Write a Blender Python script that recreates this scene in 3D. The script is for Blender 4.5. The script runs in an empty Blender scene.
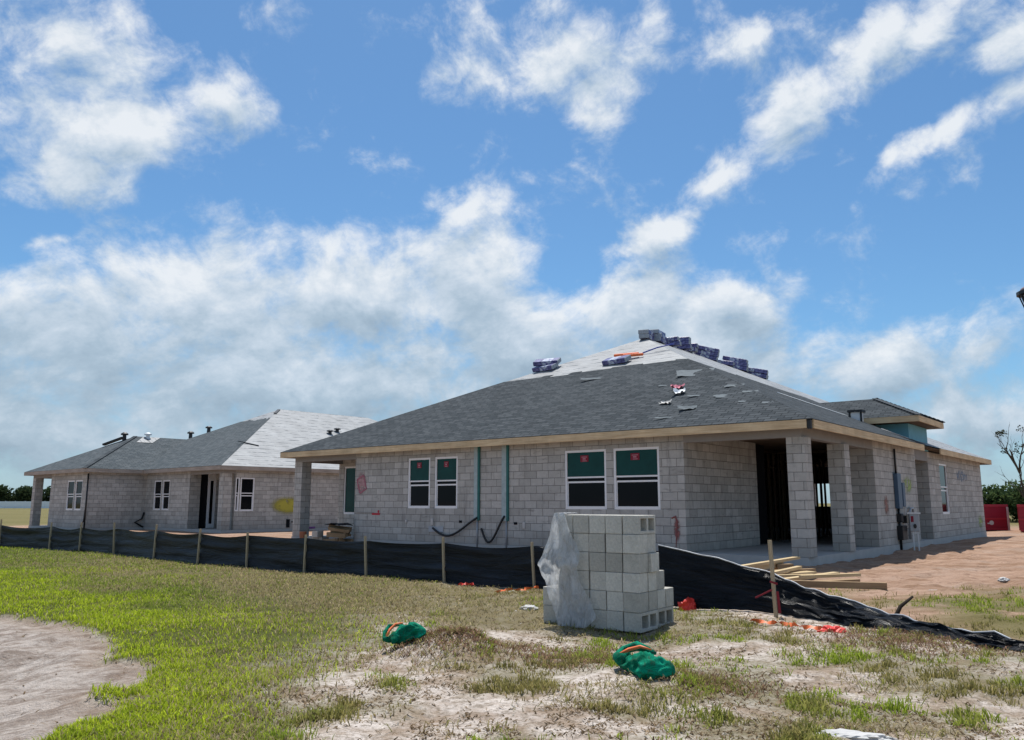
import bpy, bmesh, math, random
import numpy as np
from mathutils import Vector, Matrix, noise as mnoise
random.seed(7); RNG = np.random.default_rng(11)
sc = bpy.context.scene
COL = sc.collection
R = math.radians

# ------------------------------------------------------------------ materials
class NT:
    def __init__(s, tree): s.t = tree; s.n = tree.nodes; s.l = tree.links
    def new(s, typ, **kw):
        n = s.n.new(typ)
        for k, v in kw.items(): setattr(n, k, v)
        return n
    def link(s, a, b): s.l.new(a, b)
    def put(s, sock, v):
        if hasattr(v, 'is_output'): s.l.new(v, sock)
        else: sock.default_value = v
    def math(s, op, a, b=0.0, c=None, clamp=False):
        n = s.n.new('ShaderNodeMath'); n.operation = op; n.use_clamp = clamp
        s.put(n.inputs[0], a); s.put(n.inputs[1], b)
        if c is not None: s.put(n.inputs[2], c)
        return n.outputs[0]
    def mix(s, f, a, b, blend='MIX'):
        n = s.n.new('ShaderNodeMix'); n.data_type = 'RGBA'; n.blend_type = blend
        s.put(n.inputs[0], f); s.put(n.inputs[6], a); s.put(n.inputs[7], b)
        return n.outputs[2]
    def noise(s, vec, scale, detail=4, rough=0.55, dist=0.0, out=0):
        n = s.n.new('ShaderNodeTexNoise')
        if vec is not None: s.l.new(vec, n.inputs['Vector'])
        n.inputs['Scale'].default_value = scale; n.inputs['Detail'].default_value = detail
        n.inputs['Roughness'].default_value = rough; n.inputs['Distortion'].default_value = dist
        return n.outputs[out]
    def ramp(s, fac, stops):
        n = s.n.new('ShaderNodeValToRGB'); e = n.color_ramp.elements
        while len(e) < len(stops): e.new(0.5)
        for i, (p, c) in enumerate(stops):
            e[i].position = p; e[i].color = c if len(c) == 4 else (*c, 1)
        s.l.new(fac, n.inputs[0]); return n.outputs[0]
    def step(s, x, a, b):
        n = s.n.new('ShaderNodeMapRange'); n.interpolation_type = 'SMOOTHSTEP'
        s.put(n.inputs[0], x); n.inputs[1].default_value = a; n.inputs[2].default_value = b
        return n.outputs[0]
    def mapping(s, vec, scale=(1, 1, 1), loc=(0, 0, 0), rot=(0, 0, 0), typ='POINT'):
        n = s.n.new('ShaderNodeMapping'); n.vector_type = typ
        s.l.new(vec, n.inputs[0]); n.inputs[1].default_value = loc
        n.inputs[2].default_value = rot; n.inputs[3].default_value = scale
        return n.outputs[0]
    def bump(s, h, strength=0.5, dist=0.01):
        n = s.n.new('ShaderNodeBump'); n.inputs['Strength'].default_value = strength
        n.inputs['Distance'].default_value = dist; s.l.new(h, n.inputs['Height'])
        return n.outputs[0]

def c4(c): return (c[0], c[1], c[2], 1.0)
def material(name, rough=0.85, spec=0.3):
    m = bpy.data.materials.new(name); m.use_nodes = True
    t = NT(m.node_tree); b = t.n['Principled BSDF']
    b.inputs['Roughness'].default_value = rough
    b.inputs['Specular IOR Level'].default_value = spec
    return m, t, b
def coords(t, which='Object'):
    return t.new('ShaderNodeTexCoord').outputs[which]
def simple(name, col, rough=0.7, spec=0.3, var=0.18, scale=6.0, bump=0.0, metal=0.0):
    m, t, b = material(name, rough, spec)
    co = coords(t)
    n = t.noise(co, scale, 5, 0.6)
    f = t.math('MULTIPLY_ADD', n, 2 * var, 1 - var)
    b.inputs['Metallic'].default_value = metal
    t.link(t.mix(1.0, c4(col), t.new('ShaderNodeCombineColor').outputs[0] if False else _grey(t, f), 'MULTIPLY'), b.inputs['Base Color'])
    if bump: t.link(t.bump(t.noise(co, scale * 6, 4, 0.6), bump, 0.01), b.inputs['Normal'])
    return m
def _grey(t, f):
    n = t.new('ShaderNodeCombineColor')
    for i in range(3): t.put(n.inputs[i], f)
    return n.outputs[0]

def mat_block(name, c1=(.36, .345, .325), c2=(.47, .455, .43), mort=(.25, .24, .225), bw=.4064, bh=.2032):
    m, t, b = material(name, 0.95, 0.15)
    uv = coords(t, 'UV')
    wob = t.noise(uv, 3.0, 3, .5, out=1)
    ctr = t.new('ShaderNodeVectorMath', operation='SUBTRACT'); t.link(wob, ctr.inputs[0]); ctr.inputs[1].default_value = (.5, .5, .5)
    scl = t.new('ShaderNodeVectorMath', operation='MULTIPLY_ADD')
    t.link(ctr.outputs[0], scl.inputs[0]); scl.inputs[1].default_value = (.016, .016, 0); t.link(uv, scl.inputs[2])
    br = t.new('ShaderNodeTexBrick'); t.link(scl.outputs[0], br.inputs['Vector'])
    br.inputs['Scale'].default_value = 1; br.inputs['Brick Width'].default_value = bw; br.inputs['Row Height'].default_value = bh
    br.inputs['Mortar Size'].default_value = .0085; br.inputs['Mortar Smooth'].default_value = .4
    br.inputs['Color1'].default_value = c4(c1); br.inputs['Color2'].default_value = c4(c2)
    br.inputs['Mortar'].default_value = c4(mort)
    big = t.noise(uv, .9, 5, .65)
    fine = t.noise(uv, 60, 3, .7)
    med = t.noise(uv, 7, 5, .65)
    f = t.math('ADD', t.math('MULTIPLY', big, .35), t.math('ADD', t.math('MULTIPLY', fine, .45), t.math('MULTIPLY', med, .45)))
    f = t.math('MULTIPLY_ADD', f, .9, .42)
    col = t.mix(1.0, br.outputs['Color'], _grey(t, f), 'MULTIPLY')
    # wet mortar smears and the odd darker cut block
    smear = t.step(t.noise(t.mapping(uv, (2.2, 6.5, 1)), 1.0, 5, .65), .58, .70)
    drip = t.math('MULTIPLY', t.step(t.noise(t.mapping(uv, (3.2, .55, 1)), 1.0, 5, .7), .52, .68), .4)
    col = t.mix(drip, col, (.17, .165, .155, 1))
    col = t.mix(t.math('MULTIPLY', smear, .55), col, (.2, .195, .185, 1))
    # splash of sand and damp along the lowest course
    sep = t.new('ShaderNodeSeparateXYZ'); t.link(uv, sep.inputs[0])
    low = t.math('MULTIPLY', t.step(sep.outputs[1], .5, -.1), t.noise(uv, 4, 4, .6))
    col = t.mix(t.math('MULTIPLY', low, .6), col, (.33, .27, .22, 1))
    t.link(col, b.inputs['Base Color'])
    h = t.math('ADD', t.math('MULTIPLY', br.outputs['Fac'], -1.0), t.math('MULTIPLY', fine, .35))
    t.link(t.bump(h, .7, .012), b.inputs['Normal'])
    return m

def mat_shingle(name, c1, c2, cm):
    m, t, b = material(name, 0.95, 0.12)
    uv = coords(t, 'UV')
    br = t.new('ShaderNodeTexBrick'); t.link(uv, br.inputs['Vector'])
    br.inputs['Scale'].default_value = 1; br.inputs['Brick Width'].default_value = .31; br.inputs['Row Height'].default_value = .145
    br.offset = .37; br.inputs['Mortar Size'].default_value = .012; br.inputs['Mortar Smooth'].default_value = .3
    br.inputs['Color1'].default_value = c4(c1); br.inputs['Color2'].default_value = c4(c2); br.inputs['Mortar'].default_value = c4(cm)
    n1 = t.noise(uv, .55, 4, .6); n2 = t.noise(uv, 45, 3, .7); n3 = t.noise(t.mapping(uv, (3, 7, 1)), 1, 3, .7)
    f = t.math('ADD', t.math('MULTIPLY', n1, .45), t.math('ADD', t.math('MULTIPLY', n2, .5), t.math('MULTIPLY', n3, .8)))
    f = t.math('MULTIPLY_ADD', f, .95, .2)
    t.link(t.mix(1.0, br.outputs['Color'], _grey(t, f), 'MULTIPLY'), b.inputs['Base Color'])
    t.link(t.bump(t.math('ADD', t.math('MULTIPLY', br.outputs['Fac'], -1), t.math('MULTIPLY', n2, .5)), .8, .01), b.inputs['Normal'])
    return m

def mat_underlay(name, base=(.31, .315, .315)):
    m, t, b = material(name, 0.6, 0.3)
    uv = coords(t, 'UV')
    sep = t.new('ShaderNodeSeparateXYZ'); t.link(uv, sep.inputs[0])
    row = t.math('FRACT', t.math('DIVIDE', sep.outputs[1], .5))
    line = t.math('SUBTRACT', 1.0, t.step(row, .03, .09))
    mid = t.step(t.math('ABSOLUTE', t.math('SUBTRACT', row, .55)), .16, .09)
    dash = t.step(t.noise(t.mapping(uv, (1.1, 5, 1)), 1.6, 4, .75), .47, .56)
    ink = t.math('MULTIPLY', mid, dash)
    blot = t.noise(uv, 1.1, 5, .65)
    col = t.mix(t.math('MULTIPLY', line, .8), c4(base), (.16, .175, .19, 1))
    col = t.mix(t.math('MULTIPLY', ink, .9), col, (.06, .072, .085, 1))
    col = t.mix(1.0, col, _grey(t, t.math('MULTIPLY_ADD', blot, 1.1, .45)), 'MULTIPLY')
    t.link(col, b.inputs['Base Color'])
    t.link(t.bump(t.noise(t.mapping(uv, (1, 4, 1)), 2.5, 4, .6), .5, .03), b.inputs['Normal'])
    return m

def mat_wood(name, c1=(.50, .36, .22), c2=(.36, .235, .13), rough=.8, sc_=1.0):
    m, t, b = material(name, rough, .2)
    co = coords(t, 'UV')
    g = t.noise(t.mapping(co, (1.2 * sc_, 40 * sc_, 1)), 1.0, 5, .65, .3)
    k = t.noise(co, 1.3, 4, .6)
    col = t.mix(t.step(g, .3, .72), c4(c1), c4(c2))
    col = t.mix(1.0, col, _grey(t, t.math('MULTIPLY_ADD', k, .9, .55)), 'MULTIPLY')
    t.link(col, b.inputs['Base Color']); t.link(t.bump(g, .3, .004), b.inputs['Normal'])
    return m

def mat_fabric(name, crumpled=0):
    m, t, b = material(name, .36 if crumpled else .42, .32 if crumpled else .38)
    uv = coords(t, 'UV')
    w = t.noise(t.mapping(uv, (1.3, 11, 1)), 1.0, 6, .68, .9)
    d = t.noise(uv, 2.2, 5, .65)
    col = t.mix(t.step(w, .42, .75), (.003, .006, .011, 1), (.012, .019, .034, 1))  # bluish sheen of the wrinkles painted into the base colour
    dust = t.math('MULTIPLY', t.step(d, .55, .85), .14)
    col = t.mix(dust, col, (.10, .095, .09, 1))
    t.link(col, b.inputs['Base Color'])
    weave = t.noise(uv, 220, 2, .5)
    if crumpled: w = t.math('ADD', w, t.math('MULTIPLY', t.noise(t.mapping(uv, (2.2, 13, 1)), 1.6, 6, .7, 1.2), 2.2))
    t.link(t.bump(t.math('ADD', w, t.math('MULTIPLY', weave, .08)), 1.0, .06 if crumpled else .05), b.inputs['Normal'])
    return m

def mat_alpha_spray(name, col, thr=.5, scale=5.0):
    m, t, b = material(name, .8, .2)
    b.inputs['Base Color'].default_value = c4(col)
    uv = coords(t, 'UV')
    sub = t.new('ShaderNodeVectorMath', operation='DISTANCE'); t.link(uv, sub.inputs[0]); sub.inputs[1].default_value = (.5, .5, 0)
    rad = t.step(sub.outputs['Value'], .5, .18)
    n = t.noise(coords(t), scale, 5, .65)
    a = t.math('MULTIPLY', rad, t.step(n, thr - .15, thr + .12))
    t.link(a, b.inputs['Alpha'])
    return m

M = {}
M['block'] = mat_block('block_wall', (.375, .37, .345), (.51, .503, .473), (.215, .21, .195))
M['loose_block'] = simple('loose_block', (.40, .395, .375), .95, .15, .22, 9, .5)
M['concrete'] = simple('slab_concrete', (.42, .415, .40), .9, .2, .2, 2.5, .4)
M['beam'] = simple('precast_beam', (.27, .265, .255), .9, .2, .18, 3, .3)
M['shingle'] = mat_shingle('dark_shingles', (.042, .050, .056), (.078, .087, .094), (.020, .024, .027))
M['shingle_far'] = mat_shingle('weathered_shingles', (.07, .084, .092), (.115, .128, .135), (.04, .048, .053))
M['underlay'] = mat_underlay('roof_underlayment')
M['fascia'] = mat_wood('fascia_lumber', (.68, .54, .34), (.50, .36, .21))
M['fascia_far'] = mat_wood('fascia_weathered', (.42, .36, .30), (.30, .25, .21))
M['lumber'] = mat_wood('new_lumber', (.62, .49, .29), (.45, .32, .17))
M['lumber_dark'] = mat_wood('brown_lumber', (.36, .255, .15), (.24, .16, .09))
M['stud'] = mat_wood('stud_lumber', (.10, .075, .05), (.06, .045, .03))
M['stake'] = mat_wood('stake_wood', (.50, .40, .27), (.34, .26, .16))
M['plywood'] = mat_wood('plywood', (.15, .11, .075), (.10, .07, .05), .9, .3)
M['white'] = simple('white_vinyl', (.80, .81, .82), .4, .4, .06)
M['green_film'] = simple('green_glass_film', (.006, .055, .05), .2, .16, .45, 2.2)
M['dark_glass'] = simple('dark_glass', (.005, .006, .008), .05, .10, .3, 2)
M['dark'] = simple('dark_void', (.012, .013, .016), .9, .1, .3, 3)
M['red_label'] = simple('red_label', (.24, .016, .035), .6, .3, .1)
M['pink_ink'] = simple('pink_ink', (.45, .22, .26), .6, .3, .1)
M['teal'] = simple('blue_house_wrap', (.15, .38, .47), .7, .2, .25, 3, .2)
M['strip'] = simple('treated_furring_strip', (.36, .45, .46), .8, .2, .3, 8)
M['strip_edge'] = simple('green_strip_edge', (.04, .15, .14), .8, .2, .25, 8)
M['hose'] = simple('black_tube', (.012, .013, .015), .45, .4, .2)
M['grey_metal'] = simple('grey_metal', (.33, .36, .39), .45, .5, .15, 8, .0, .4)
M['panel_blue'] = simple('blue_grey_panel', (.055, .10, .16), .5, .4, .2, 6)
M['black'] = simple('black_metal', (.015, .016, .018), .45, .4, .2)
M['white_metal'] = simple('white_sheet_metal', (.72, .74, .74), .4, .5, .1)
M['fabric'] = mat_fabric('silt_fence_fabric'); M['fabric_fallen'] = mat_fabric('crumpled_fence_fabric', 1)
M['tarp'] = simple('dark_blue_sheet', (.012, .03, .065), .4, .4, .35, 3)
M['yellow_spray'] = mat_alpha_spray('yellow_spray', (.48, .43, .07), .36, 3.0)
M['pink_spray'] = mat_alpha_spray('pink_spray', (.45, .27, .28), .47, 7.0)
M['red_spray'] = mat_alpha_spray('red_spray', (.33, .14, .13), .46, 8.0)
M['rust_spray'] = mat_alpha_spray('rust_spray', (.30, .17, .14), .46, 6.0)
M['blue_spray'] = mat_alpha_spray('blue_spray', (.20, .27, .36), .52, 4.0)
M['green_spray'] = mat_alpha_spray('green_spray', (.35, .45, .16), .5, 4.0)
M['purple'] = simple('purple_paint', (.22, .08, .26), .7)
def mat_wrap():
    m, t, b = material('printed_bundle_wrap', .4, .4)
    co = coords(t); oi = t.new('ShaderNodeObjectInfo')
    sp_ = t.new('ShaderNodeSeparateXYZ'); t.link(co, sp_.inputs[0])
    rnd_ = t.math('MULTIPLY_ADD', oi.outputs['Random'], .5, -.25)
    band = t.step(t.math('ABSOLUTE', t.math('SUBTRACT', sp_.outputs[0], rnd_)), .20, .17)
    n = t.noise(t.mapping(co, (4, 4, 9)), 1.6, 4, .7)
    c_ = t.mix(t.step(n, .42, .62), (.05, .05, .15, 1), (.16, .16, .34, 1))
    lab = t.mix(t.step(n, .50, .58), (.45, .50, .58, 1), (.10, .09, .26, 1))
    t.link(t.mix(band, c_, lab), b.inputs['Base Color'])
    t.link(t.bump(t.noise(co, 9, 4, .6), .6, .02), b.inputs['Normal']); return m
M['bundle_wrap'] = mat_wrap()
M['bundle_end'] = simple('grey_bundle_end', (.30, .33, .36), .7, .3, .55, 16)
M['orange'] = simple('orange_plastic', (.80, .17, .05), .5, .4, .15)
M['red_plastic'] = simple('red_plastic', (.72, .045, .03), .5, .4, .2)
M['blue_plastic'] = simple('blue_plastic', (.04, .07, .35), .5, .4, .2)
M['paper_white'] = simple('white_paper', (.52, .51, .49), .7, .2, .15)
M['paper_pink'] = simple('pink_paper', (.58, .20, .26), .7, .2, .2)
M['shingle_scrap'] = simple('loose_shingle', (.17, .19, .20), .95, .1, .35, 7, .4)
M['twig'] = simple('dark_stick', (.035, .028, .022), .9, .1, .3)
M['dumpster'] = simple('red_dumpster_paint', (.27, .012, .03), .5, .4, .3, 2.5)
M['dumpster_rim'] = simple('dumpster_rim', (.36, .025, .04), .5, .4, .25, 3)
M['bark'] = simple('bark', (.10, .08, .065), .95, .1, .3, 8, .5)
M['far_white'] = simple('white_far_fence', (.72, .78, .84), .7, .2, .08, 1)

def mat_green_mesh():
    m, t, b = material('green_mesh_cloth', .95, .1)
    co = coords(t)
    n = t.noise(co, 5, 5, .6); f = t.noise(co, 26, 4, .65)
    col = t.mix(t.step(n, .35, .7), (.0, .10, .052, 1), (.005, .30, .18, 1))
    col = t.mix(t.math('MULTIPLY', t.step(f, .5, .7), .6), col, (.05, .075, .045, 1))
    wv = t.new('ShaderNodeTexChecker'); t.link(co, wv.inputs[0]); wv.inputs['Scale'].default_value = 130
    col = t.mix(1.0, col, _grey(t, t.math('MULTIPLY_ADD', wv.outputs['Fac'], .5, .72)), 'MULTIPLY')
    t.link(col, b.inputs['Base Color'])
    t.link(t.bump(t.math('ADD', t.noise(t.mapping(co, (3, 14, 3)), 2, 4, .6), t.math('MULTIPLY', t.noise(co, 200, 2), .15)), .9, .02), b.inputs['Normal'])
    return m
M['green_cloth'] = mat_green_mesh()

def mat_plastic_sheet():
    m = bpy.data.materials.new('clear_plastic_sheet'); m.use_nodes = True
    t = NT(m.node_tree); t.n.clear()
    out = t.new('ShaderNodeOutputMaterial')
    co = coords(t, 'UV')
    n = t.noise(t.mapping(co, (9, 4, 1)), 1.6, 8, .72, 1.2)
    b = t.new('ShaderNodeBsdfPrincipled'); b.inputs['Base Color'].default_value = (.92, .94, .96, 1)
    b.inputs['Roughness'].default_value = .12; b.inputs['Specular IOR Level'].default_value = .6
    tl = t.new('ShaderNodeBsdfTranslucent'); tl.inputs[0].default_value = (.8, .83, .86, 1)
    bp = t.bump(n, 1.0, .10); t.link(bp, b.inputs['Normal'])
    m1 = t.new('ShaderNodeMixShader'); m1.inputs[0].default_value = .38
    t.link(b.outputs[0], m1.inputs[1]); t.link(tl.outputs[0], m1.inputs[2])
    tr = t.new('ShaderNodeBsdfTransparent'); m2 = t.new('ShaderNodeMixShader')
    t.link(t.math('MULTIPLY_ADD', t.step(n, .62, .40), .38, .0), m2.inputs[0])
    t.link(m1.outputs[0], m2.inputs[1]); t.link(tr.outputs[0], m2.inputs[2]); t.link(m2.outputs[0], out.inputs[0])
    return m
M['plastic'] = mat_plastic_sheet()

def mat_leaf(name, trans=.35, use_attr=True, col=(.06, .09, .03)):
    m = bpy.data.materials.new(name); m.use_nodes = True
    t = NT(m.node_tree); t.n.clear()
    out = t.new('ShaderNodeOutputMaterial')
    if use_attr:
        a = t.new('ShaderNodeAttribute'); a.attribute_name = 'tint'; c = a.outputs['Color']
    else:
        c = t.mix(t.noise(coords(t), .9, 3), c4([x * .6 for x in col]), c4([x * 1.4 for x in col]))
    d = t.new('ShaderNodeBsdfDiffuse'); t.link(c, d.inputs[0])
    tl = t.new('ShaderNodeBsdfTranslucent'); t.link(c, tl.inputs[0])
    mx = t.new('ShaderNodeMixShader'); mx.inputs[0].default_value = trans
    t.link(d.outputs[0], mx.inputs[1]); t.link(tl.outputs[0], mx.inputs[2]); t.link(mx.outputs[0], out.inputs[0])
    return m
M['leaf'] = mat_leaf('leaves')
M['blade'] = mat_leaf('grass_blades', .5)

# ------------------------------------------------------------------ mesh helpers
class MB:
    """collects polygons, linked as ONE mesh object"""
    def __init__(s, flip=False):
        s.v = []; s.f = []; s.uv = []; s.mi = []; s.flip = flip
    def poly(s, pts, uv=None, mi=0):
        i0 = len(s.v)
        pts = [tuple(p) for p in pts]
        if uv is None:
            a, b, c = Vector(pts[0]), Vector(pts[1]), Vector(pts[2])
            n = (b - a).cross(c - a)
            ax = max(range(3), key=lambda k: abs(n[k]))
            if ax == 0: uv = [(p[1], p[2]) for p in pts]
            elif ax == 1: uv = [(p[0], p[2]) for p in pts]
            else: uv = [(p[0], p[1]) for p in pts]
        s.v += pts; s.f.append(list(range(i0, i0 + len(pts)))); s.uv.append(uv); s.mi.append(mi)
    def box(s, a, b, mi=0, skip=''):
        x0, x1 = sorted((a[0], b[0])); y0, y1 = sorted((a[1], b[1])); z0, z1 = sorted((a[2], b[2]))
        F = {'x': [(x0, y1, z0), (x0, y0, z0), (x0, y0, z1), (x0, y1, z1)], 'X': [(x1, y0, z0), (x1, y1, z0), (x1, y1, z1), (x1, y0, z1)],
             'y': [(x0, y0, z0), (x1, y0, z0), (x1, y0, z1), (x0, y0, z1)], 'Y': [(x1, y1, z0), (x0, y1, z0), (x0, y1, z1), (x1, y1, z1)],
             'z': [(x0, y1, z0), (x1, y1, z0), (x1, y0, z0), (x0, y0, z0)], 'Z': [(x0, y0, z1), (x1, y0, z1), (x1, y1, z1), (x0, y1, z1)]}
        for k, p in F.items():
            if k not in skip: s.poly(p, None, mi)
    def obox(s, p, q, w, h, up=(0, 0, 1), mi=0):
        """board from p to q, width w sideways, height h"""
        p, q = Vector(p), Vector(q); d = (q - p); L = d.length; d.normalize()
        upv = Vector(up); sd = d.cross(upv)
        if sd.length < 1e-4: sd = d.cross(Vector((1, 0, 0)))
        sd.normalize(); u = sd.cross(d).normalized()
        c = []
        for e in (p, q):
            for (a, b) in ((-1, -1), (1, -1), (1, 1), (-1, 1)):
                c.append(e + sd * a * w / 2 + u * b * h / 2)
        Q = [(0, 1, 5, 4), (1, 2, 6, 5), (2, 3, 7, 6), (3, 0, 4, 7)]
        for k, q4 in enumerate(Q):
            t = k * .31
            s.poly([c[i] for i in q4], [(0, t), (0, t + .1), (L, t + .1), (L, t)], mi)
        s.poly([c[i] for i in (3, 2, 1, 0)], None, mi); s.poly([c[i] for i in (4, 5, 6, 7)], None, mi)
    def tube(s, pts, r, n=8, mi=0, caps=True):
        pts = [Vector(p) for p in pts]
        rs = r if isinstance(r, (list, tuple)) else [r] * len(pts)
        rings = []; ref = None
        for i, p in enumerate(pts):
            d = (pts[min(i + 1, len(pts) - 1)] - pts[max(i - 1, 0)]).normalized()
            if ref is None:
                ref = d.orthogonal().normalized()
            ref = (ref - d * ref.dot(d)).normalized(); o = d.cross(ref)
            rings.append([p + (ref * math.cos(2 * math.pi * k / n) + o * math.sin(2 * math.pi * k / n)) * rs[i] for k in range(n)])
        L = 0
        for i in range(len(pts) - 1):
            dl = (pts[i + 1] - pts[i]).length
            for k in range(n):
                k2 = (k + 1) % n
                s.poly([rings[i][k], rings[i][k2], rings[i + 1][k2], rings[i + 1][k]],
                       [(k / n, L), ((k + 1) / n, L), ((k + 1) / n, L + dl), (k / n, L + dl)], mi)
            L += dl
        if caps:
            s.poly(rings[0][::-1], None, mi); s.poly(rings[-1], None, mi)
    def build(s, name, mats, parent=None, smooth=False, bevel=0.0, weld=True, loc=None, rot=None):
        me = bpy.data.meshes.new(name)
        vv = [(-p[0], p[1], p[2]) for p in s.v] if s.flip else s.v
        ff = [f[::-1] for f in s.f] if s.flip else s.f
        uu = [u[::-1] for u in s.uv] if s.flip else s.uv
        me.from_pydata([tuple(p) for p in vv], [], ff)
        ul = me.uv_layers.new(name='UVMap')
        flat = np.array([c for u in uu for c in u], dtype=np.float32).ravel()
        ul.data.foreach_set('uv', flat)
        if not isinstance(mats, (list, tuple)): mats = [mats]
        for m in mats: me.materials.append(m)
        me.polygons.foreach_set('material_index', s.mi)
        if smooth: me.polygons.foreach_set('use_smooth', [True] * len(ff))
        if weld:
            bm = bmesh.new(); bm.from_mesh(me)
            bmesh.ops.remove_doubles(bm, verts=bm.verts, dist=1e-5)
            if bevel:
                bmesh.ops.bevel(bm, geom=list(bm.edges), offset=bevel, segments=1, affect='EDGES', clamp_overlap=True)
            bm.to_mesh(me); bm.free()
        o = bpy.data.objects.new(name, me); COL.objects.link(o)
        if parent is not None: o.parent = parent
        if loc is not None: o.location = loc
        if rot is not None: o.rotation_euler = rot
        return o

def tag(o, label=None, cat=None, group=None, kind=None):
    if label: o['label'] = label
    if cat: o['category'] = cat
    if group: o['group'] = group
    if kind: o['kind'] = kind
    return o
def empty(name, loc, rz=0.0):
    o = bpy.data.objects.new(name, None); COL.objects.link(o)
    o.empty_display_size = .3; o.location = loc; o.rotation_euler = (0, 0, rz); return o

# value noise on numpy arrays
_tab = RNG.random((256, 256))
def vnoise(x, y):
    xi = np.floor(x).astype(int); yi = np.floor(y).astype(int)
    fx = x - xi; fy = y - yi
    fx = fx * fx * (3 - 2 * fx); fy = fy * fy * (3 - 2 * fy)
    g = lambda a, b: _tab[a & 255, b & 255]
    return (g(xi, yi) * (1 - fx) + g(xi + 1, yi) * fx) * (1 - fy) + (g(xi, yi + 1) * (1 - fx) + g(xi + 1, yi + 1) * fx) * fy
def fbm(x, y, o=4, k=.5):
    s = 0; a = 1; n = 0
    for i in range(o):
        s = s + a * vnoise(x * 2 ** i + 17.3 * i, y * 2 ** i + 9.1 * i); n += a; a *= k
    return s / n
def sstep(x, a, b):
    t = np.clip((x - a) / (b - a), 0, 1); return t * t * (3 - 2 * t)

# ------------------------------------------------------------------ ground
FENCE = [(-24, 32.2), (-19.5, 28.6), (-16.03, 25.97), (-13.54, 24.33), (-12.14, 23.35), (-10.52, 22.02), (-8.68, 20.2), (-7.06, 18.75), (-5.6, 17.66),
         (-4.07, 16.42), (-2.65, 15.34), (-1.14, 14.39), (.39, 13.56), (2.1, 11.91), (3.35, 10.63), (3.75, 9.75), (4.05, 9.0), (4.3, 8.4), (4.75, 7.68), (6.2, 6.6)]
FX = np.array([p[0] for p in FENCE]); FY = np.array([p[1] for p in FENCE])
def fence_front(x, y):
    """rough signed distance in front (camera side) of the fence"""
    yl = np.interp(x, FX, FY)
    return (yl - y) * .79
SANDB = np.array([(-30, 24), (-14, 14.2), (-9, 11.6), (-6.42, 10.53), (-5.24, 9.75), (-4.04, 8.5), (-3.12, 7.22), (-2.82, 6.63), (-2.65, 5.89), (-2.63, 5.0), (-2.7, 3.0), (-2.8, 0)])
def bank_in(x, y):
    """positive inside the bare sandy bank on the left"""
    xb = np.interp(-y, -SANDB[:, 1], SANDB[:, 0])
    return xb - x + (fbm(x * 1.3, y * 1.3, 4) - .5) * .8 + (fbm(x * 6, y * 6, 3) - .5) * .22
def ground_z(x, y):
    x = np.asarray(x, float); y = np.asarray(y, float)
    near = sstep(-y, -30, -3)
    z = -.2 + (fbm(x * .35 + 5, y * .35, 3) - .5) * .14 * (.4 + near)
    z += (fbm(x * 2.2, y * 2.2, 4) - .5) * .08 * (.25 + near)
    z += (fbm(x * 7.5 + 3, y * 7.5, 3) - .5) * .045 * near
    b = bank_in(x, y)
    z += -.34 * sstep(b, -.1, 2.6) - .06 * sstep(b, -.08, .12)
    z += (fbm((x + y * .5) * 1.1, (y - x * .4) * 5, 4) - .5) * .07 * sstep(b, 0, .5)
    # hummocks
    for (cx, cy, r, h) in ((-.55, 7.85, .46, .24), (-9.5, 30, 3.2, .10), (-13, 31.5, 2.5, .10), (1.0, 6.4, .9, .05), (5.6, 9.9, 1.2, .07)):
        z += h * np.exp(-((x - cx) ** 2 + (y - cy) ** 2) / r ** 2) * (.6 + .8 * fbm(x * 5, y * 5, 3))
    # wheel ruts on the right lot
    lot = sstep(-fence_front(x, y), .8, 3) * sstep(x, 3, 7)
    z += (fbm(x * .9 + y * .3, y * 1.6 - x * .5, 4) - .5) * .18 * lot + (fbm(x * 3.5, y * 3.5, 4) - .5) * .09 * lot
    return z
def lot_mask(x, y): return sstep(-fence_front(x, y), .1, 1.0)
def grass_mask(x, y):
    left = sstep(-(x + .25 * (fbm(x * .9, y * .9, 3) - .5) * 6), .9, 2.6)
    f = fence_front(x, y)
    return left * sstep(f, -.2, .3) * (1 - sstep(bank_in(x, y), -.12, .1))
def dry_mask(x, y):
    f = fence_front(x, y)
    return (1 - sstep(f + (fbm(x * .6, y * .6, 3) - .5) * 3.0, 2.6, 4.4)) * sstep(f, -.3, .3) * sstep(x, -15, -7) * (1 - sstep(x, .5, 2.6))
def tuft_mask(x, y):
    n = fbm(x * 1.25 + 40, y * 1.25 + 3, 4)
    f = fence_front(x, y)
    right = sstep(x, -.6, 1.2)
    t = sstep(n + .12 * right, .50, .72) * sstep(f, -.1, .4) * (1 - sstep(bank_in(x, y), -.6, -.1))
    # strip of weeds by and beyond the fallen fence
    g2 = sstep(x, 4.0, 5.4) * sstep(y, 7.6, 8.8) * (1 - sstep(y, 10.5, 14.5)) * sstep(fbm(x * .8 + 8, y * .8, 3), .34, .52)
    t = t * (1 - np.exp(-((x + .5) ** 2 + (y - 7.85) ** 2) / .55 ** 2))
    return np.clip(np.maximum(t, g2 * .9), 0, 1)

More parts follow.
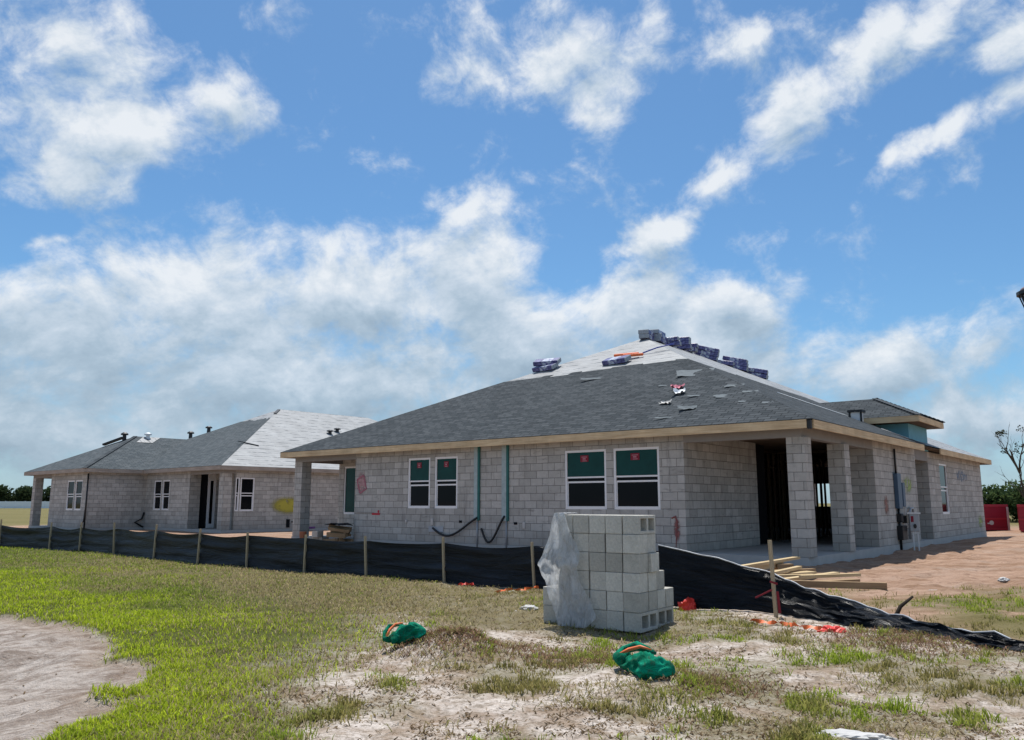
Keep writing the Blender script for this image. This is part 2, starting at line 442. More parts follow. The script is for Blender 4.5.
def axis_lines(lo, f0, f1, hi, fine):
    mid = list(np.arange(f0, f1, fine))
    def grow(start, end, sgn):
        o = []; p = start; s = fine
        while (p < end) if sgn > 0 else (p > end):
            s *= 1.16; p += sgn * s; o.append(p)
        return o
    return np.array(grow(f0, lo, -1)[::-1] + mid + grow(mid[-1], hi, 1))
xs = axis_lines(-1500, -16, 12, 1500, .09); ys = axis_lines(-300, 3.4, 24, 2600, .09)
XX, YY = np.meshgrid(xs, ys)
ZZ = ground_z(XX, YY)
far = sstep(np.hypot(XX, YY), 60, 160); ZZ = ZZ * (1 - far) + (-.2) * far
nx, ny = len(xs), len(ys)
me = bpy.data.meshes.new('ground')
me.vertices.add(nx * ny)
me.vertices.foreach_set('co', np.stack([XX, YY, ZZ], -1).astype(np.float32).ravel())
I = np.arange(nx * ny).reshape(ny, nx)
quads = np.stack([I[:-1, :-1], I[:-1, 1:], I[1:, 1:], I[1:, :-1]], -1).reshape(-1, 4)
me.loops.add(quads.size); me.loops.foreach_set('vertex_index', quads.ravel().astype(np.int32))
me.polygons.add(len(quads)); me.polygons.foreach_set('loop_start', np.arange(0, quads.size, 4, dtype=np.int32))
me.polygons.foreach_set('loop_total', np.full(len(quads), 4, dtype=np.int32))
me.polygons.foreach_set('use_smooth', np.ones(len(quads), dtype=bool))
me.update()
def attr(name, arr):
    a = me.attributes.new(name, 'FLOAT', 'POINT'); a.data.foreach_set('value', arr.astype(np.float32).ravel())
attr('grass', grass_mask(XX, YY)); attr('dry', dry_mask(XX, YY)); attr('tuft', tuft_mask(XX, YY))
attr('lot', lot_mask(XX, YY)); attr('bank', sstep(bank_in(XX, YY), -.05, .12))
attr('field', sstep(YY, 45, 70) * sstep(-XX, -5, 15) + sstep(YY, 42, 55) * sstep(XX, 16, 20))
attr('edge', np.exp(-(bank_in(XX, YY) / .35) ** 2))

m, t, b = material('ground', 1.0, .08)
co = coords(t)
def A(n):
    a = t.new('ShaderNodeAttribute'); a.attribute_name = n; return a.outputs['Fac']
n_big = t.noise(co, .7, 5, .6); n_mid = t.noise(co, 3.2, 6, .65); n_fine = t.noise(co, 22, 5, .7); n_grit = t.noise(co, 95, 3, .7)
sand = t.mix(t.step(n_mid, .36, .62), (.36, .275, .205, 1), (.66, .585, .52, 1))
sand = t.mix(t.math('MULTIPLY', t.step(n_big, .52, .7), .7), sand, (.30, .215, .16, 1))
sand = t.mix(t.math('MULTIPLY', t.step(n_fine, .46, .62), .7), sand, (.20, .155, .11, 1))
speck = t.noise(t.mapping(co, (1, 1.6, 1)), 13, 7, .78)
sand = t.mix(t.math('MULTIPLY', t.step(speck, .57, .68), .55), sand, (.16, .12, .085, 1))
bankc = t.mix(t.step(t.noise(t.mapping(co, (2.4, 6, 1), (0, 0, 0), (0, 0, -.35)), 1.5, 8, .76), .36, .62), (.25, .20, .165, 1), (.50, .44, .39, 1))
bankc = t.mix(t.math('MULTIPLY', t.step(speck, .5, .7), .45), bankc, (.17, .125, .10, 1))
bankc = t.mix(t.math('MULTIPLY', A('edge'), .45), bankc, (.20, .12, .065, 1))
rut = t.noise(t.mapping(co, (.6, 3.4, 1), (0, 0, 0), (0, 0, .28)), 1.0, 6, .66)
dirt = t.mix(t.step(rut, .34, .64), (.27, .165, .105, 1), (.44, .295, .215, 1))
dirt = t.mix(t.math('MULTIPLY', t.step(n_fine, .52, .72), .4), dirt, (.24, .155, .105, 1))
dirt = t.mix(t.math('MULTIPLY', t.step(n_big, .5, .65), .35), dirt, (.40, .33, .28, 1))
dirt = t.mix(t.math('MULTIPLY', t.step(t.noise(co, 5.5, 6, .75), .54, .62), .55), dirt, (.20, .12, .08, 1))
green = t.mix(n_mid, (.055, .065, .018, 1), (.115, .125, .035, 1))
green = t.mix(t.math('MULTIPLY', t.step(n_fine, .5, .7), .5), green, (.16, .13, .07, 1))
dryc = t.mix(n_fine, (.10, .085, .04, 1), (.24, .20, .10, 1))
fieldc = t.mix(t.noise(co, .08, 5, .6), (.10, .105, .035, 1), (.22, .185, .085, 1))
c = sand
c = t.mix(t.math('MULTIPLY', A('tuft'), .55), c, (.15, .14, .06, 1))
c = t.mix(A('grass'), c, green)
c = t.mix(t.math('MULTIPLY', A('dry'), .85), c, dryc)
c = t.mix(A('bank'), c, bankc)
c = t.mix(A('lot'), c, dirt)
c = t.mix(t.math('MULTIPLY', A('field'), .95), c, fieldc)
c = t.mix(t.math('MULTIPLY', t.math('MULTIPLY', A('tuft'), A('lot')), .8), c, (.12, .13, .04, 1))
c = t.mix(1.0, c, _grey(t, t.math('MULTIPLY_ADD', n_grit, .7, .65)), 'MULTIPLY')
t.link(c, b.inputs['Base Color'])
t.link(t.bump(t.math('ADD', t.math('MULTIPLY', n_fine, .8), t.math('ADD', t.math('MULTIPLY', n_grit, .25), n_mid)), .9, .045), b.inputs['Normal'])
me.materials.append(m)
g = bpy.data.objects.new('ground', me); COL.objects.link(g); tag(g, 'sandy building lot ground with rough grass', None, None, 'structure')

# ------------------------------------------------------------------ grass blades
def blades(name, x, y, h, w, lean, tint, mat, label, cat, droop=.5, arch=1.0):
    n = len(x); z = ground_z(x, y) - .008
    az = RNG.random(n) * 2 * np.pi; ax, ay = np.cos(az), np.sin(az)
    la = RNG.random(n) * 2 * np.pi; lx, ly = np.cos(la) * lean, np.sin(la) * lean
    V = np.empty((n, 5, 3), np.float32)
    hw = w / 2
    V[:, 0] = np.stack([x - ax * hw, y - ay * hw, z], -1); V[:, 1] = np.stack([x + ax * hw, y + ay * hw, z], -1)
    mx, my, mz = x + lx * h * .45, y + ly * h * .45, z + arch * h * .6 * np.sqrt(np.clip(1 - (lean * .6) ** 2, .05, 1))
    V[:, 2] = np.stack([mx + ax * hw * .75, my + ay * hw * .75, mz], -1); V[:, 3] = np.stack([mx - ax * hw * .75, my - ay * hw * .75, mz], -1)
    V[:, 4] = np.stack([x + lx * h * 1.1, y + ly * h * 1.1, z + h * np.clip(1 - lean * droop, .08, 1)], -1)
    me = bpy.data.meshes.new(name); me.vertices.add(n * 5); me.vertices.foreach_set('co', V.ravel())
    base = (np.arange(n) * 5)[:, None]
    T = (base[:, :, None] + np.array([[0, 1, 2], [0, 2, 3], [3, 2, 4]])[None]).reshape(-1, 3).astype(np.int32)
    me.loops.add(T.size); me.loops.foreach_set('vertex_index', T.ravel())
    me.polygons.add(len(T)); me.polygons.foreach_set('loop_start', np.arange(0, T.size, 3, dtype=np.int32))
    me.polygons.foreach_set('loop_total', np.full(len(T), 3, dtype=np.int32)); me.update()
    ca = me.color_attributes.new('tint', 'FLOAT_COLOR', 'POINT')
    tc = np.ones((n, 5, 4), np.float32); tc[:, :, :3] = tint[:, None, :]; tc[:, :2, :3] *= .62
    ca.data.foreach_set('color', tc.ravel())
    me.materials.append(mat)
    o = bpy.data.objects.new(name, me); COL.objects.link(o); tag(o, label, cat, None, 'stuff'); return o
def sample(n, ylo, yhi):
    """points over the wedge in front of the fence, denser near the viewer"""
    u = RNG.random(n); y = ylo * (yhi / ylo) ** u
    x = (RNG.random(n) * 2 - 1) * (y * .69 + .7)
    k = (fence_front(x, y) > -.3) | (x > 3.8)
    return x[k], y[k]
def tint(n, a, b, var=.25):
    k = RNG.random((n, 1)); c = np.array(a)[None] * (1 - k) + np.array(b)[None] * k
    return c * (1 - var + 2 * var * RNG.random((n, 1)))
# green turf on the left
x, y = sample(900000, 4.3, 27)
gm = grass_mask(x, y); k = gm > .02; x, y, gm = x[k], y[k], gm[k]; dm = dry_mask(x, y); patch = fbm(x * .8 + 3, y * .8, 4)
nearsand = sstep(x + .35 * (y - 8), -3.6, -1.5)
p = gm * (1 - .3 * dm) * (.35 + .8 * sstep(patch, .3, .6)) * (1 - .55 * nearsand)
k = RNG.random(len(x)) < p * .6; x, y = x[k], y[k]
n = len(x); h = (.035 + .055 * RNG.random(n)) * (.7 + .6 * fbm(x * 2, y * 2, 3)); w = .004 + .00042 * y + .003 * RNG.random(n)
br = sstep(fbm(x * .35 + 9, y * .35 + 2, 3) + .25 * np.exp(-((fence_front(x, y) - 5.2) / 1.8) ** 2), .50, .68)[:, None]
tc = tint(n, (.20, .26, .04), (.38, .44, .08)) * (1 - br) + tint(n, (.34, .44, .032), (.58, .66, .055)) * br
straw = RNG.random(n) < .10 + .25 * dry_mask(x, y) + .45 * sstep(x + .35 * (y - 8), -3.8, -1.9)
tc[straw] = tint(int(straw.sum()), (.32, .25, .13), (.55, .45, .27))
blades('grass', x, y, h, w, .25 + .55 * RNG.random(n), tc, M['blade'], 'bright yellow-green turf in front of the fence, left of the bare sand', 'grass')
# straw lying along the fence and over the sand
x, y = sample(520000, 4.3, 24)
f = fence_front(x, y); deb = fbm(x * 1.7 + 70, y * 1.7, 4)
p = np.clip(.62 * dry_mask(x, y) * (.35 + sstep(fbm(x * .9 + 31, y * .9, 4), .38, .6)) + .42 * sstep(deb, .5, .68) * sstep(f, 0, .5) * sstep(x, -3, -1), 0, 1) * (1 - sstep(bank_in(x, y), -.1, .1)) * sstep(f, -.1, .2)
k = RNG.random(len(x)) < p * .33; x, y = x[k], y[k]
for (cx, cy, r_, m_) in ((-.55, 7.85, .45, 2600), (.55, 7.6, .55, 1500), (1.6, 6.3, .35, 600), (3.9, 8.3, .7, 1800)):
    x = np.concatenate([x, cx + RNG.normal(size=m_) * r_ * .6]); y = np.concatenate([y, cy + RNG.normal(size=m_) * r_ * .6])
n = len(x)
tc = tint(n, (.21, .17, .085), (.46, .385, .22), .35); tc[-6500:] = tint(6500, (.12, .07, .045), (.34, .22, .15), .35)
gr = RNG.random(n) < .22; tc[gr] = tint(int(gr.sum()), (.17, .18, .05), (.28, .27, .08))
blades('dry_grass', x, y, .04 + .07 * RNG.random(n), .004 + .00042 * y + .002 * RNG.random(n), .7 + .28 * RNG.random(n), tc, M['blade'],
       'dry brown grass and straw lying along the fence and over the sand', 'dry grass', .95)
# weed tufts on the sand
x, y = sample(700000, 4.3, 16)
p = tuft_mask(x, y) * (1 - .8 * grass_mask(x, y)) * (1 - .35 * dry_mask(x, y))
clump = sstep(fbm(x * 4.5 + 11, y * 4.5, 3), .38, .72)
k = RNG.random(len(x)) < p * clump * .42; x, y = x[k], y[k]; n = len(x)
cl = sstep(fbm(x * 4.5 + 11, y * 4.5, 3), .5, .75)
hue = sstep(fbm(x * .9 + 5, y * .9 + 30, 3), .4, .62)[:, None]
tc = tint(n, (.24, .33, .035), (.42, .50, .07)) * hue + tint(n, (.20, .19, .06), (.42, .35, .14)) * (1 - hue)
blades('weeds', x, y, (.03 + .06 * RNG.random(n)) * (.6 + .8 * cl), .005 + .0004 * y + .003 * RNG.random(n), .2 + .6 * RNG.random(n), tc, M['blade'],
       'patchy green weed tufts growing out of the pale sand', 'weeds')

# dead leaf litter and chips over the sand
x, y = sample(330000, 4.3, 15)
f = fence_front(x, y); de = fbm(x * 2.3 + 20, y * 2.3 + 7, 4)
p = (.12 + .9 * sstep(de, .46, .66)) * sstep(f, -.1, .2) * (1 - .75 * grass_mask(x, y)) * (1 - .97 * sstep(bank_in(x, y), -.2, .1))
k = RNG.random(len(x)) < p * .25; x, y = x[k], y[k]; n = len(x)
tc = tint(n, (.10, .07, .042), (.34, .25, .155), .3); wh = RNG.random(n) < .12; tc[wh] = tint(int(wh.sum()), (.45, .40, .33), (.60, .56, .50))
blades('leaf_litter', x, y, .02 + .05 * RNG.random(n), .006 + .0006 * y + .006 * RNG.random(n), .9 + .1 * RNG.random(n), tc, M['blade'], 'brown leaf litter and chips scattered over the pale sand', 'leaf litter', .97, .7)

# ------------------------------------------------------------------ houses
def wall(mb, axis, plane, thick, lo, hi, z0, z1, openings=()):
    """block wall with openings; axis 'u': runs along u at v=plane..plane+thick; axis 'v': runs along v at u=plane..plane+thick"""
    bs = sorted(set([lo, hi] + [o[0] for o in openings] + [o[1] for o in openings]))
    for a, c in zip(bs[:-1], bs[1:]):
        zs = [(z0, z1)]
        for o in openings:
            if o[0] <= a + 1e-6 and o[1] >= c - 1e-6:
                zs = [q for s in zs for q in ((s[0], min(s[1], o[2])), (max(s[0], o[3]), s[1])) if q[1] - q[0] > 1e-4]
        for (za, zb) in zs:
            if axis == 'u': mb.box((a, plane, za), (c, plane + thick, zb))
            else: mb.box((plane, a, za), (plane + thick, c, zb))

def window(root, axis, plane, lo, hi, zb, zt, sign=1, fw=.06, label=None, film=True, sticker=True, dropped=.03, fixed=False):
    """single hung window; outside is towards -v (axis 'u') or -u (axis 'v'); plane = outer face of the frame"""
    def bx(mb, a0, a1, z0, z1, d0, d1, mi=0):
        if axis == 'u': mb.box((a0, plane + d0, z0), (a1, plane + d1, z1), mi)
        else: mb.box((plane + d0, a0, z0), (plane + d1, a1, z1), mi)
    f = MB(True); H = zt - zb; mid = zb + H * .535
    bx(f, lo, lo + fw, zb, zt, 0, .07); bx(f, hi - fw, hi, zb, zt, 0, .07)
    bx(f, lo + fw, hi - fw, zt - fw, zt, 0, .07); bx(f, lo + fw, hi - fw, zb, zb + fw * 1.25, -.012, .07)
    o = f.build('window', M['white'], root)
    if label: o['label'] = label
    if fixed:
        s = MB(True); bx(s, lo + fw, hi - fw, zb + fw * 1.25, zt - fw, .03, .036); s.build('pane', M['green_film'], o); return o
    s = MB(True); bx(s, lo + fw, hi - fw, mid - .02, mid + .022, .012, .05); s.build('upper_sash_rail', M['white'], o)
    s = MB(True); bx(s, lo + fw, hi - fw, mid - .115 - dropped, mid - .07 - dropped, .03, .06)
    for e in (lo + fw, hi - fw - .022): bx(s, e, e + .022, zb + fw * 1.25, mid - .115 - dropped, .03, .06)
    s.build('lower_sash', M['white'], o)
    s = MB(True); bx(s, lo + fw, hi - fw, mid + .022, zt - fw, .03, .036); s.build('upper_pane', M['green_film'] if film else M['dark_glass'], o)
    s = MB(True); bx(s, lo + fw + .022, hi - fw - .022, zb + fw * 1.25, mid - .115 - dropped, .042, .048)
    bx(s, lo + fw, hi - fw, mid - .07 - dropped, mid - .02, .05, .056)
    s.build('lower_pane', M['dark_glass'], o)
    if sticker:
        c = (lo + hi) / 2 + (hi - lo) * .03; k = (hi - lo) * .095
        s = MB(True); bx(s, c - k, c + k, zt - fw - .25, zt - fw - .08, .020, .0285, 0)
        for (u0, u1, z0, z1) in ((-.7, .7, -.135, -.115), (-.35, .45, -.19, -.155), (-.6, .5, -.235, -.215)):
            bx(s, c + k * u0, c + k * u1, zt - fw + z0, zt - fw + z1, .0155, .0195, 1)
        s.build('sticker', [M['red_label'], M['pink_ink']], o)
    return o

def roof_uv(pts, e0, e1):
    """metres along the eave e0->e1 and up the slope"""
    e0, e1 = Vector(e0), Vector(e1); d = (e1 - e0).normalized()
    out = []
    for p in pts:
        q = Vector(p) - e0; a = q.dot(d); out.append((a, (q - d * a).length))
    return out
def slope(mb, pts, e0, e1, lift=0.0, mi=0):
    n = (Vector(pts[1]) - Vector(pts[0])).cross(Vector(pts[2]) - Vector(pts[0])).normalized()
    if n.z < 0: n = -n
    mb.poly([Vector(p) + n * lift for p in pts], roof_uv(pts, e0, e1), mi)
def lerp(a, b, k): return tuple(a[i] + (b[i] - a[i]) * k for i in range(3))
def course_edge(e0, e1, top, k0, k1, steps=14, jag=.02, seed=1):
    """ragged top edge of laid shingles between two rafters lines e0->top0 and e1->top1, at slope fractions k0,k1"""
    rnd = random.Random(seed); out = []
    for i in range(steps + 1):
        s = i / steps; k = k0 + (k1 - k0) * s
        if 0 < i < steps:
            j = rnd.choice((-1, 0, 0, 1)) * jag
            out.append((s - .0008, k + (out[-1][1] - (k0 + (k1 - k0) * out[-1][0]) if out else 0))); out.append((s, k + j))
        else: out.append((s, k))
    return out

ZT, ZF = 2.942, 2.75      # top and bottom of the fascia
OV = .382
def spray(root, name, mat, axis, plane, lo, hi, z0, z1, label=None):
    mb = MB(True)
    if axis == 'u': P = [(lo, plane, z0), (hi, plane, z0), (hi, plane, z1), (lo, plane, z1)]
    else: P = [(plane, lo, z0), (plane, hi, z0), (plane, hi, z1), (plane, lo, z1)]
    mb.poly(P, [(0, 0), (1, 0), (1, 1), (0, 1)])
    o = mb.build(name, mat, root)
    if label: o['label'] = label
    return o

# ---- the main house -------------------------------------------------
MX, MY, MYAW = 6.3619, 17.8771, .6795
house = empty('house', (MX, MY, 0), -MYAW)
tag(house, 'large grey block house under construction, dark half shingled hip roof and open corner porch', 'house')
L, D = 18.18, 21.23
def HW(u, v, z, X=MX, Y=MY, yaw=MYAW):
    return Vector((X - u * math.cos(yaw) + v * math.sin(yaw), Y + u * math.sin(yaw) + v * math.cos(yaw), z))
s = MB(True); s.box((-.02, -.02, -.6), (L + .02, D + .02, -.002)); s.build('slab', M['concrete'], house)
T = .2
W4 = (3.52, 4.84, 1.0, 2.54); W3 = (5.06, 6.36, 1.0, 2.54)
W2 = (10.26, 11.20, 1.0, 2.54); W1 = (11.40, 12.36, 1.0, 2.54)
mb = MB(True); wall(mb, 'u', 0, T, 2.85, 14.88, 0, 2.84, [(a[0], a[1], a[2], a[3]) for a in (W1, W2, W3, W4)])
mb.build('wall', M['block'], house)
# corner porch: side wall, back stub; right-hand wall with entry; garage wall
mb = MB(True); wall(mb, 'v', 2.85, T, T, 4.4, 0, 2.84); mb.build('porch_wall', M['block'], house)
mb = MB(True); wall(mb, 'u', 5.5, T, 0, .65, 0, 2.84); 
mb.build('porch_back_wall', M['block'], house)
mb = MB(True); wall(mb, 'v', 0, T, 5.7, 10.1, 0, 2.84); mb.build('wall', M['block'], house)
WG = (13.45, 14.62, .78, 2.52)
mb = MB(True); wall(mb, 'v', 0, T, 11.8, D, 0, 2.84, [WG]); wall(mb, 'u', 11.8, T, T, 2.6, 0, 2.84); mb.build('garage_wall', M['block'], house)
mb = MB(True); mb.box((2.4, 10.1, 0), (2.6, 11.8, 2.84)); mb.box((T, 9.9, 0), (2.6, 10.1, 2.84)); mb.build('entry_wall', M['block'], house)
mb = MB(True); mb.box((0, 10.1, 2.52), (T, 11.8, 2.84)); mb.build('entry_lintel', M['beam'], house)
# left porch and far walls
mb = MB(True); wall(mb, 'u', 2.0, T, 14.88, L, 0, 2.84, [(16.3, 17.88, .75, 2.5)]); wall(mb, 'v', 14.88 - T, T, T, 2.0, 0, 2.84)
mb.build('porch_wall', M['block'], house)
mb = MB(True); wall(mb, 'v', L - T, T, 2.2, D - T, 0, 2.84, []); wall(mb, 'u', D - T, T, T, L, 0, 2.84, [(5.3, 6.9, 1.0, 2.05)])
mb.build('rear_wall', M['block'], house)
for (u, v) in ((-.07, 0), (-.06, 2.79), (L - .41, 0)):
    mb = MB(True); mb.box((u, v, 0), (u + .41, v + .41, 2.6)); mb.build('column', M['block'], house)
mb = MB(True); mb.box((.0, 0, 2.6), (2.85, T, 2.84)); mb.box((0, T, 2.6), (T, 5.5, 2.84)); mb.build('porch_beam', M['beam'], house)
mb = MB(True); mb.box((14.88, 0, 2.6), (L, T, 2.84)); mb.box((L - T, T, 2.6), (L, 2.0, 2.84)); mb.build('porch_beam', M['beam'], house)
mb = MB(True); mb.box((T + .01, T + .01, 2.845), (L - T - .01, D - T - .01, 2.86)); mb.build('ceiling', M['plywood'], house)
# interior framing seen through the porch
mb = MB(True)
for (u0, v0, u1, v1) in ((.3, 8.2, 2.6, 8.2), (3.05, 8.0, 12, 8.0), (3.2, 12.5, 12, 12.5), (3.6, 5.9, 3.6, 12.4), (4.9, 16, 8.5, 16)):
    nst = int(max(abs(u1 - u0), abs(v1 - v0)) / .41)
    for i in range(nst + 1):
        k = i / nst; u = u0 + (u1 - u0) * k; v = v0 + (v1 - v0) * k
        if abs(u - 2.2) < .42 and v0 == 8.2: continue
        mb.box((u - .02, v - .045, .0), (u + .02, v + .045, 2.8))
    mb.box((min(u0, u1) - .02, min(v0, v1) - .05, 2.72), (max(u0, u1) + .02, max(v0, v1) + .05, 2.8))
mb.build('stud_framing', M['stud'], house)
mb = MB(True); mb.box((.9, 9.5, .0), (2.3, 9.62, 1.15)); mb.build('blue_tarp', M['tarp'], house)  # dark blue tarp sheet upright behind the porch opening
mb = MB(True); mb.box((3.05, 4.4, 0), (3.1, 5.5, 2.84)); mb.build('doorway_shade_panel', M['dark'], house)  # dark panel filling the opening in place of the shade inside

w_ = lambda a, lab: window(house, 'u', .012, a[0], a[1], a[2], a[3], label=lab)
w_(W4, 'largest white framed window nearest the corner porch'); w_(W3, 'white framed window second from the corner porch')
w_(W2, 'narrow white framed window beside the green furring strips'); w_(W1, 'narrow white framed window left of its pair')
window(house, 'u', 2.02, 16.3, 17.88, .75, 2.5, label='tall white framed window inside the left porch', sticker=False, fixed=True)
window(house, 'v', .012, WG[0], WG[1], WG[2], WG[3], label='narrow white framed window in the garage wall', film=False, sticker=False)

# fascia boards
def board(mb, a, c): mb.obox(a, c, .038, ZT - ZF - .004)
zc = (ZT + ZF) / 2
mb = MB(True); mb.obox((-OV + .12, -OV + .02, zc), (L + OV, -OV + .02, zc), .038, .188); f1 = mb.build('fascia', M['fascia'], house)
mb = MB(True); mb.obox((-OV + .02, -OV + .14, zc), (-OV + .02, 9.75, zc), .038, .188); mb.build('fascia', M['fascia'], house)
mb = MB(True); mb.obox((-OV + .02, 12.0, zc), (-OV + .02, D + OV, zc), .038, .188); mb.build('fascia', M['fascia'], house)
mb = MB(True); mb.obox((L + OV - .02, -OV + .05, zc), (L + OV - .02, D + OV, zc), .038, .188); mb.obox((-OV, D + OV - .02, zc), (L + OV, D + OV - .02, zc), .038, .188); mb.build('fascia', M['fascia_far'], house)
mb = MB(True); mb.box((-OV + .03, -OV + .03, ZF - .01), (-OV + .12, -OV + .12, ZT - .01)); mb.build('corner_gap_block', M['black'], house)  # black block standing in for the dark gap between the fascia ends
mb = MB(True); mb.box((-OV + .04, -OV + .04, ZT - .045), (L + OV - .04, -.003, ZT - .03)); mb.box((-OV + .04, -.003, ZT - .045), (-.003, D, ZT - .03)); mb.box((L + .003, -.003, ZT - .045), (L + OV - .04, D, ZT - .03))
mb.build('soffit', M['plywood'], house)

# roof: hip deck under white underlayment, shingle field part way up
e = OV; P1 = (8.8, 8.8, 7.35); P2 = (8.8, 12.43, 7.35)
C_fr, C_fl, C_rr, C_rl = (-e, -e, ZT), (L + e, -e, ZT), (-e, D + e, ZT), (L + e, D + e, ZT)
mb = MB(True)
slope(mb, [C_fl, C_fr, P1], C_fl, C_fr); slope(mb, [C_fr, C_rr, P2, P1], C_fr, C_rr)
slope(mb, [C_rr, C_rl, P2], C_rr, C_rl); slope(mb, [C_rl, C_fl, P1, P2], C_rl, C_fl)
roof = mb.build('roof', M['underlay'], house)
def shingle_field(parent, mat, e0, e1, t0, t1, k0, k1, lift, steps, jag, seed, flip=True, name='shingle_field'):
    """field from the eave e0-e1 up to slope fractions k0 (at e0's side) and k1, rafters towards t0 and t1"""
    edge = course_edge(e0, e1, None, k0, k1, steps, jag, seed)
    pts = [e0, e1]
    for (s, k) in edge[::-1]:
        pts.append(lerp(lerp(e0, t0, k), lerp(e1, t1, k), s))
    mb = MB(flip)
    n = (Vector(e1) - Vector(e0)).cross(Vector(t0) - Vector(e0)).normalized()
    if n.z < 0: n = -n
    up = [Vector(p) + n * lift for p in pts]
    mb.poly(up, roof_uv(pts, e0, e1))
    for i in range(len(pts)):
        j = (i + 1) % len(pts)
        if (up[i] - up[j]).length > 1e-4:
            mb.poly([Vector(pts[i]) + n * .001, Vector(pts[j]) + n * .001, up[j], up[i]])
    return mb.build(name, mat, parent, weld=False)
shingle_field(roof, M['shingle'], C_fl, C_fr, P1, P1, .60, .615, .014, 18, .012, 3)
shingle_field(roof, M['shingle'], C_fr, (-e, 9.9, ZT), P1, (7.5, 11.6, 6.73), .60, .50, .014, 10, .012, 4)
# lifted loose shingle patches on the field
def roof_pt(u, k, lift=.0):
    """point on the front slope: u along the eave, k fraction up the slope (house space)"""
    return Vector((u, -e + k * (8.8 + e), ZT + k * (7.35 - ZT) + lift))
# entry tower
vA, vB = 9.6, 12.05; zE = 3.62
mb = MB(True); mb.box((0.004, vA, 2.85), (.12, vB, zE)); mb.box((.12, vA + .001, 2.85), (5.0, vA + .12, zE)); mb.box((.12, vB - .12, 2.85), (5.0, vB - .001, zE))
tower = mb.build('entry_tower', M['teal'], house)
ev0, ev1, eu = 9.02, 12.4, -.46
mb = MB(True); zf = zE + .09
mb.obox((eu + .02, ev0, zf), (eu + .02, ev1, zf), .038, .18); mb.obox((eu + .04, ev0 + .02, zf), (5.2, ev0 + .02, zf), .038, .18); mb.obox((eu + .04, ev1 - .02, zf), (5.2, ev1 - .02, zf), .038, .18)
mb.build('tower_fascia', M['fascia'], tower)
mb = MB(True); mb.box((eu + .04, ev0 + .04, zE + .01), (5, vA - .003, zE + .03)); mb.box((eu + .04, vA - .003, zE + .01), (0, vB, zE + .03)); mb.box((eu + .04, vB + .003, zE + .01), (5, ev1 - .04, zE + .03))
mb.build('tower_soffit', M['plywood'], tower)
cv = (ev0 + ev1) / 2; hw = (ev1 - ev0) / 2; zt2 = zE + .185; zr = zt2 + hw * .47
A0, A1 = (eu, ev0, zt2), (eu, ev1, zt2); B0, B1 = (6.5, ev0, zt2), (6.5, ev1, zt2); Rg0, Rg1 = (eu + hw, cv, zr), (6.5, cv, zr)
mb = MB(True); slope(mb, [B0, A0, Rg0, Rg1], B0, A0); slope(mb, [A0, A1, Rg0], A0, A1); slope(mb, [A1, B1, Rg1, Rg0], A1, B1)
mb.build('tower_roof', M['shingle'], tower)
mb = MB(True)
for i in range(16):
    a = lerp(A1, Rg0, i / 16); c = lerp(A1, Rg0, (i + .75) / 16); mb.obox((a[0], a[1], a[2] + .02), (c[0], c[1], c[2] + .035), .2, .02)
    a = lerp(A0, Rg0, i / 16); c = lerp(A0, Rg0, (i + .8) / 16); mb.obox((a[0], a[1], a[2] + .015), (c[0], c[1], c[2] + .02), .2, .015)
mb.build('hip_caps', M['shingle'], tower)
# white valley flashing and a roof vent box at the tower
def right_pt(v, k, lift=0): return Vector((-e + k * (8.8 + e), v, ZT + k * (7.35 - ZT) + lift))
for a_, c_ in ((right_pt(5.6, .32, .03), right_pt(8.3, .20, .03)), (right_pt(8.7, .10, .03), right_pt(9.4, .04, .03))):
    mb = MB(True); mb.obox(a_, c_, .13, .012, (-.43, 0, .9)); mb.build('valley_flashing', M['white_metal'], roof)
mb = MB(True); q = right_pt(8.55, .175)
mb.box((q.x - .16, q.y - .13, q.z - .05), (q.x + .16, q.y + .13, q.z + .24), 0)
mb.box((q.x - .22, q.y - .20, q.z + .24), (q.x + .22, q.y + .20, q.z + .31), 1)
mb.box((q.x - .2, q.y - .15, q.z - .08), (q.x - .14, q.y - .132, q.z + .24), 1); mb.box((q.x + .14, q.y - .15, q.z - .02), (q.x + .2, q.y - .132, q.z + .24), 1)
mb.build('roof_vent', [M['white_metal'], M['black']], house)

# furring strips, hoses and marks on the long wall
for (u0, u1) in ((9.36, 9.57), (8.28, 8.52)):
    mb = MB(True); mb.box((u0 + .075, -.045, .66), (u1, -.002, 2.78)); o = mb.build('furring_strip', M['strip'], house)
    mb = MB(True); mb.box((u0, -.05, .66), (u0 + .07, -.003, 2.78)); mb.build('strip_edge', M['strip_edge'], o)
def arc(p0, p1, sag, n=12, dv=-.06):
    out = []
    for i in range(n + 1):
        k = i / n; out.append((p0[0] + (p1[0] - p0[0]) * k, dv - .05 * math.sin(math.pi * k), p0[1] + (p1[1] - p0[1]) * k - sag * math.sin(math.pi * k ** 1.25)))
    return out
for pts in (arc((9.42, .74), (11.2, .42), .34), arc((8.40, .80), (9.26, .44), .52)):
    mb = MB(True); mb.tube(pts, .032, 8); mb.build('drain_hose', M['hose'], house, smooth=True)
for u in (9.44, 8.36):
    mb = MB(True); mb.tube([(u, -.03, -.1), (u, -.03, .66)], .022, 8); mb.build('conduit_stub', M['grey_metal'], house, smooth=True)
for (u, z, sx, sz) in ((11.28, .60, .05, .10), (7.75, .55, .045, .09), (12.4, .6, .04, .05)):
    mb = MB(True); mb.box((u - sx, -.03, z - sz), (u + sx, .0, z + sz)); mb.build('wall_outlet', M['paper_white'], house, bevel=.01)
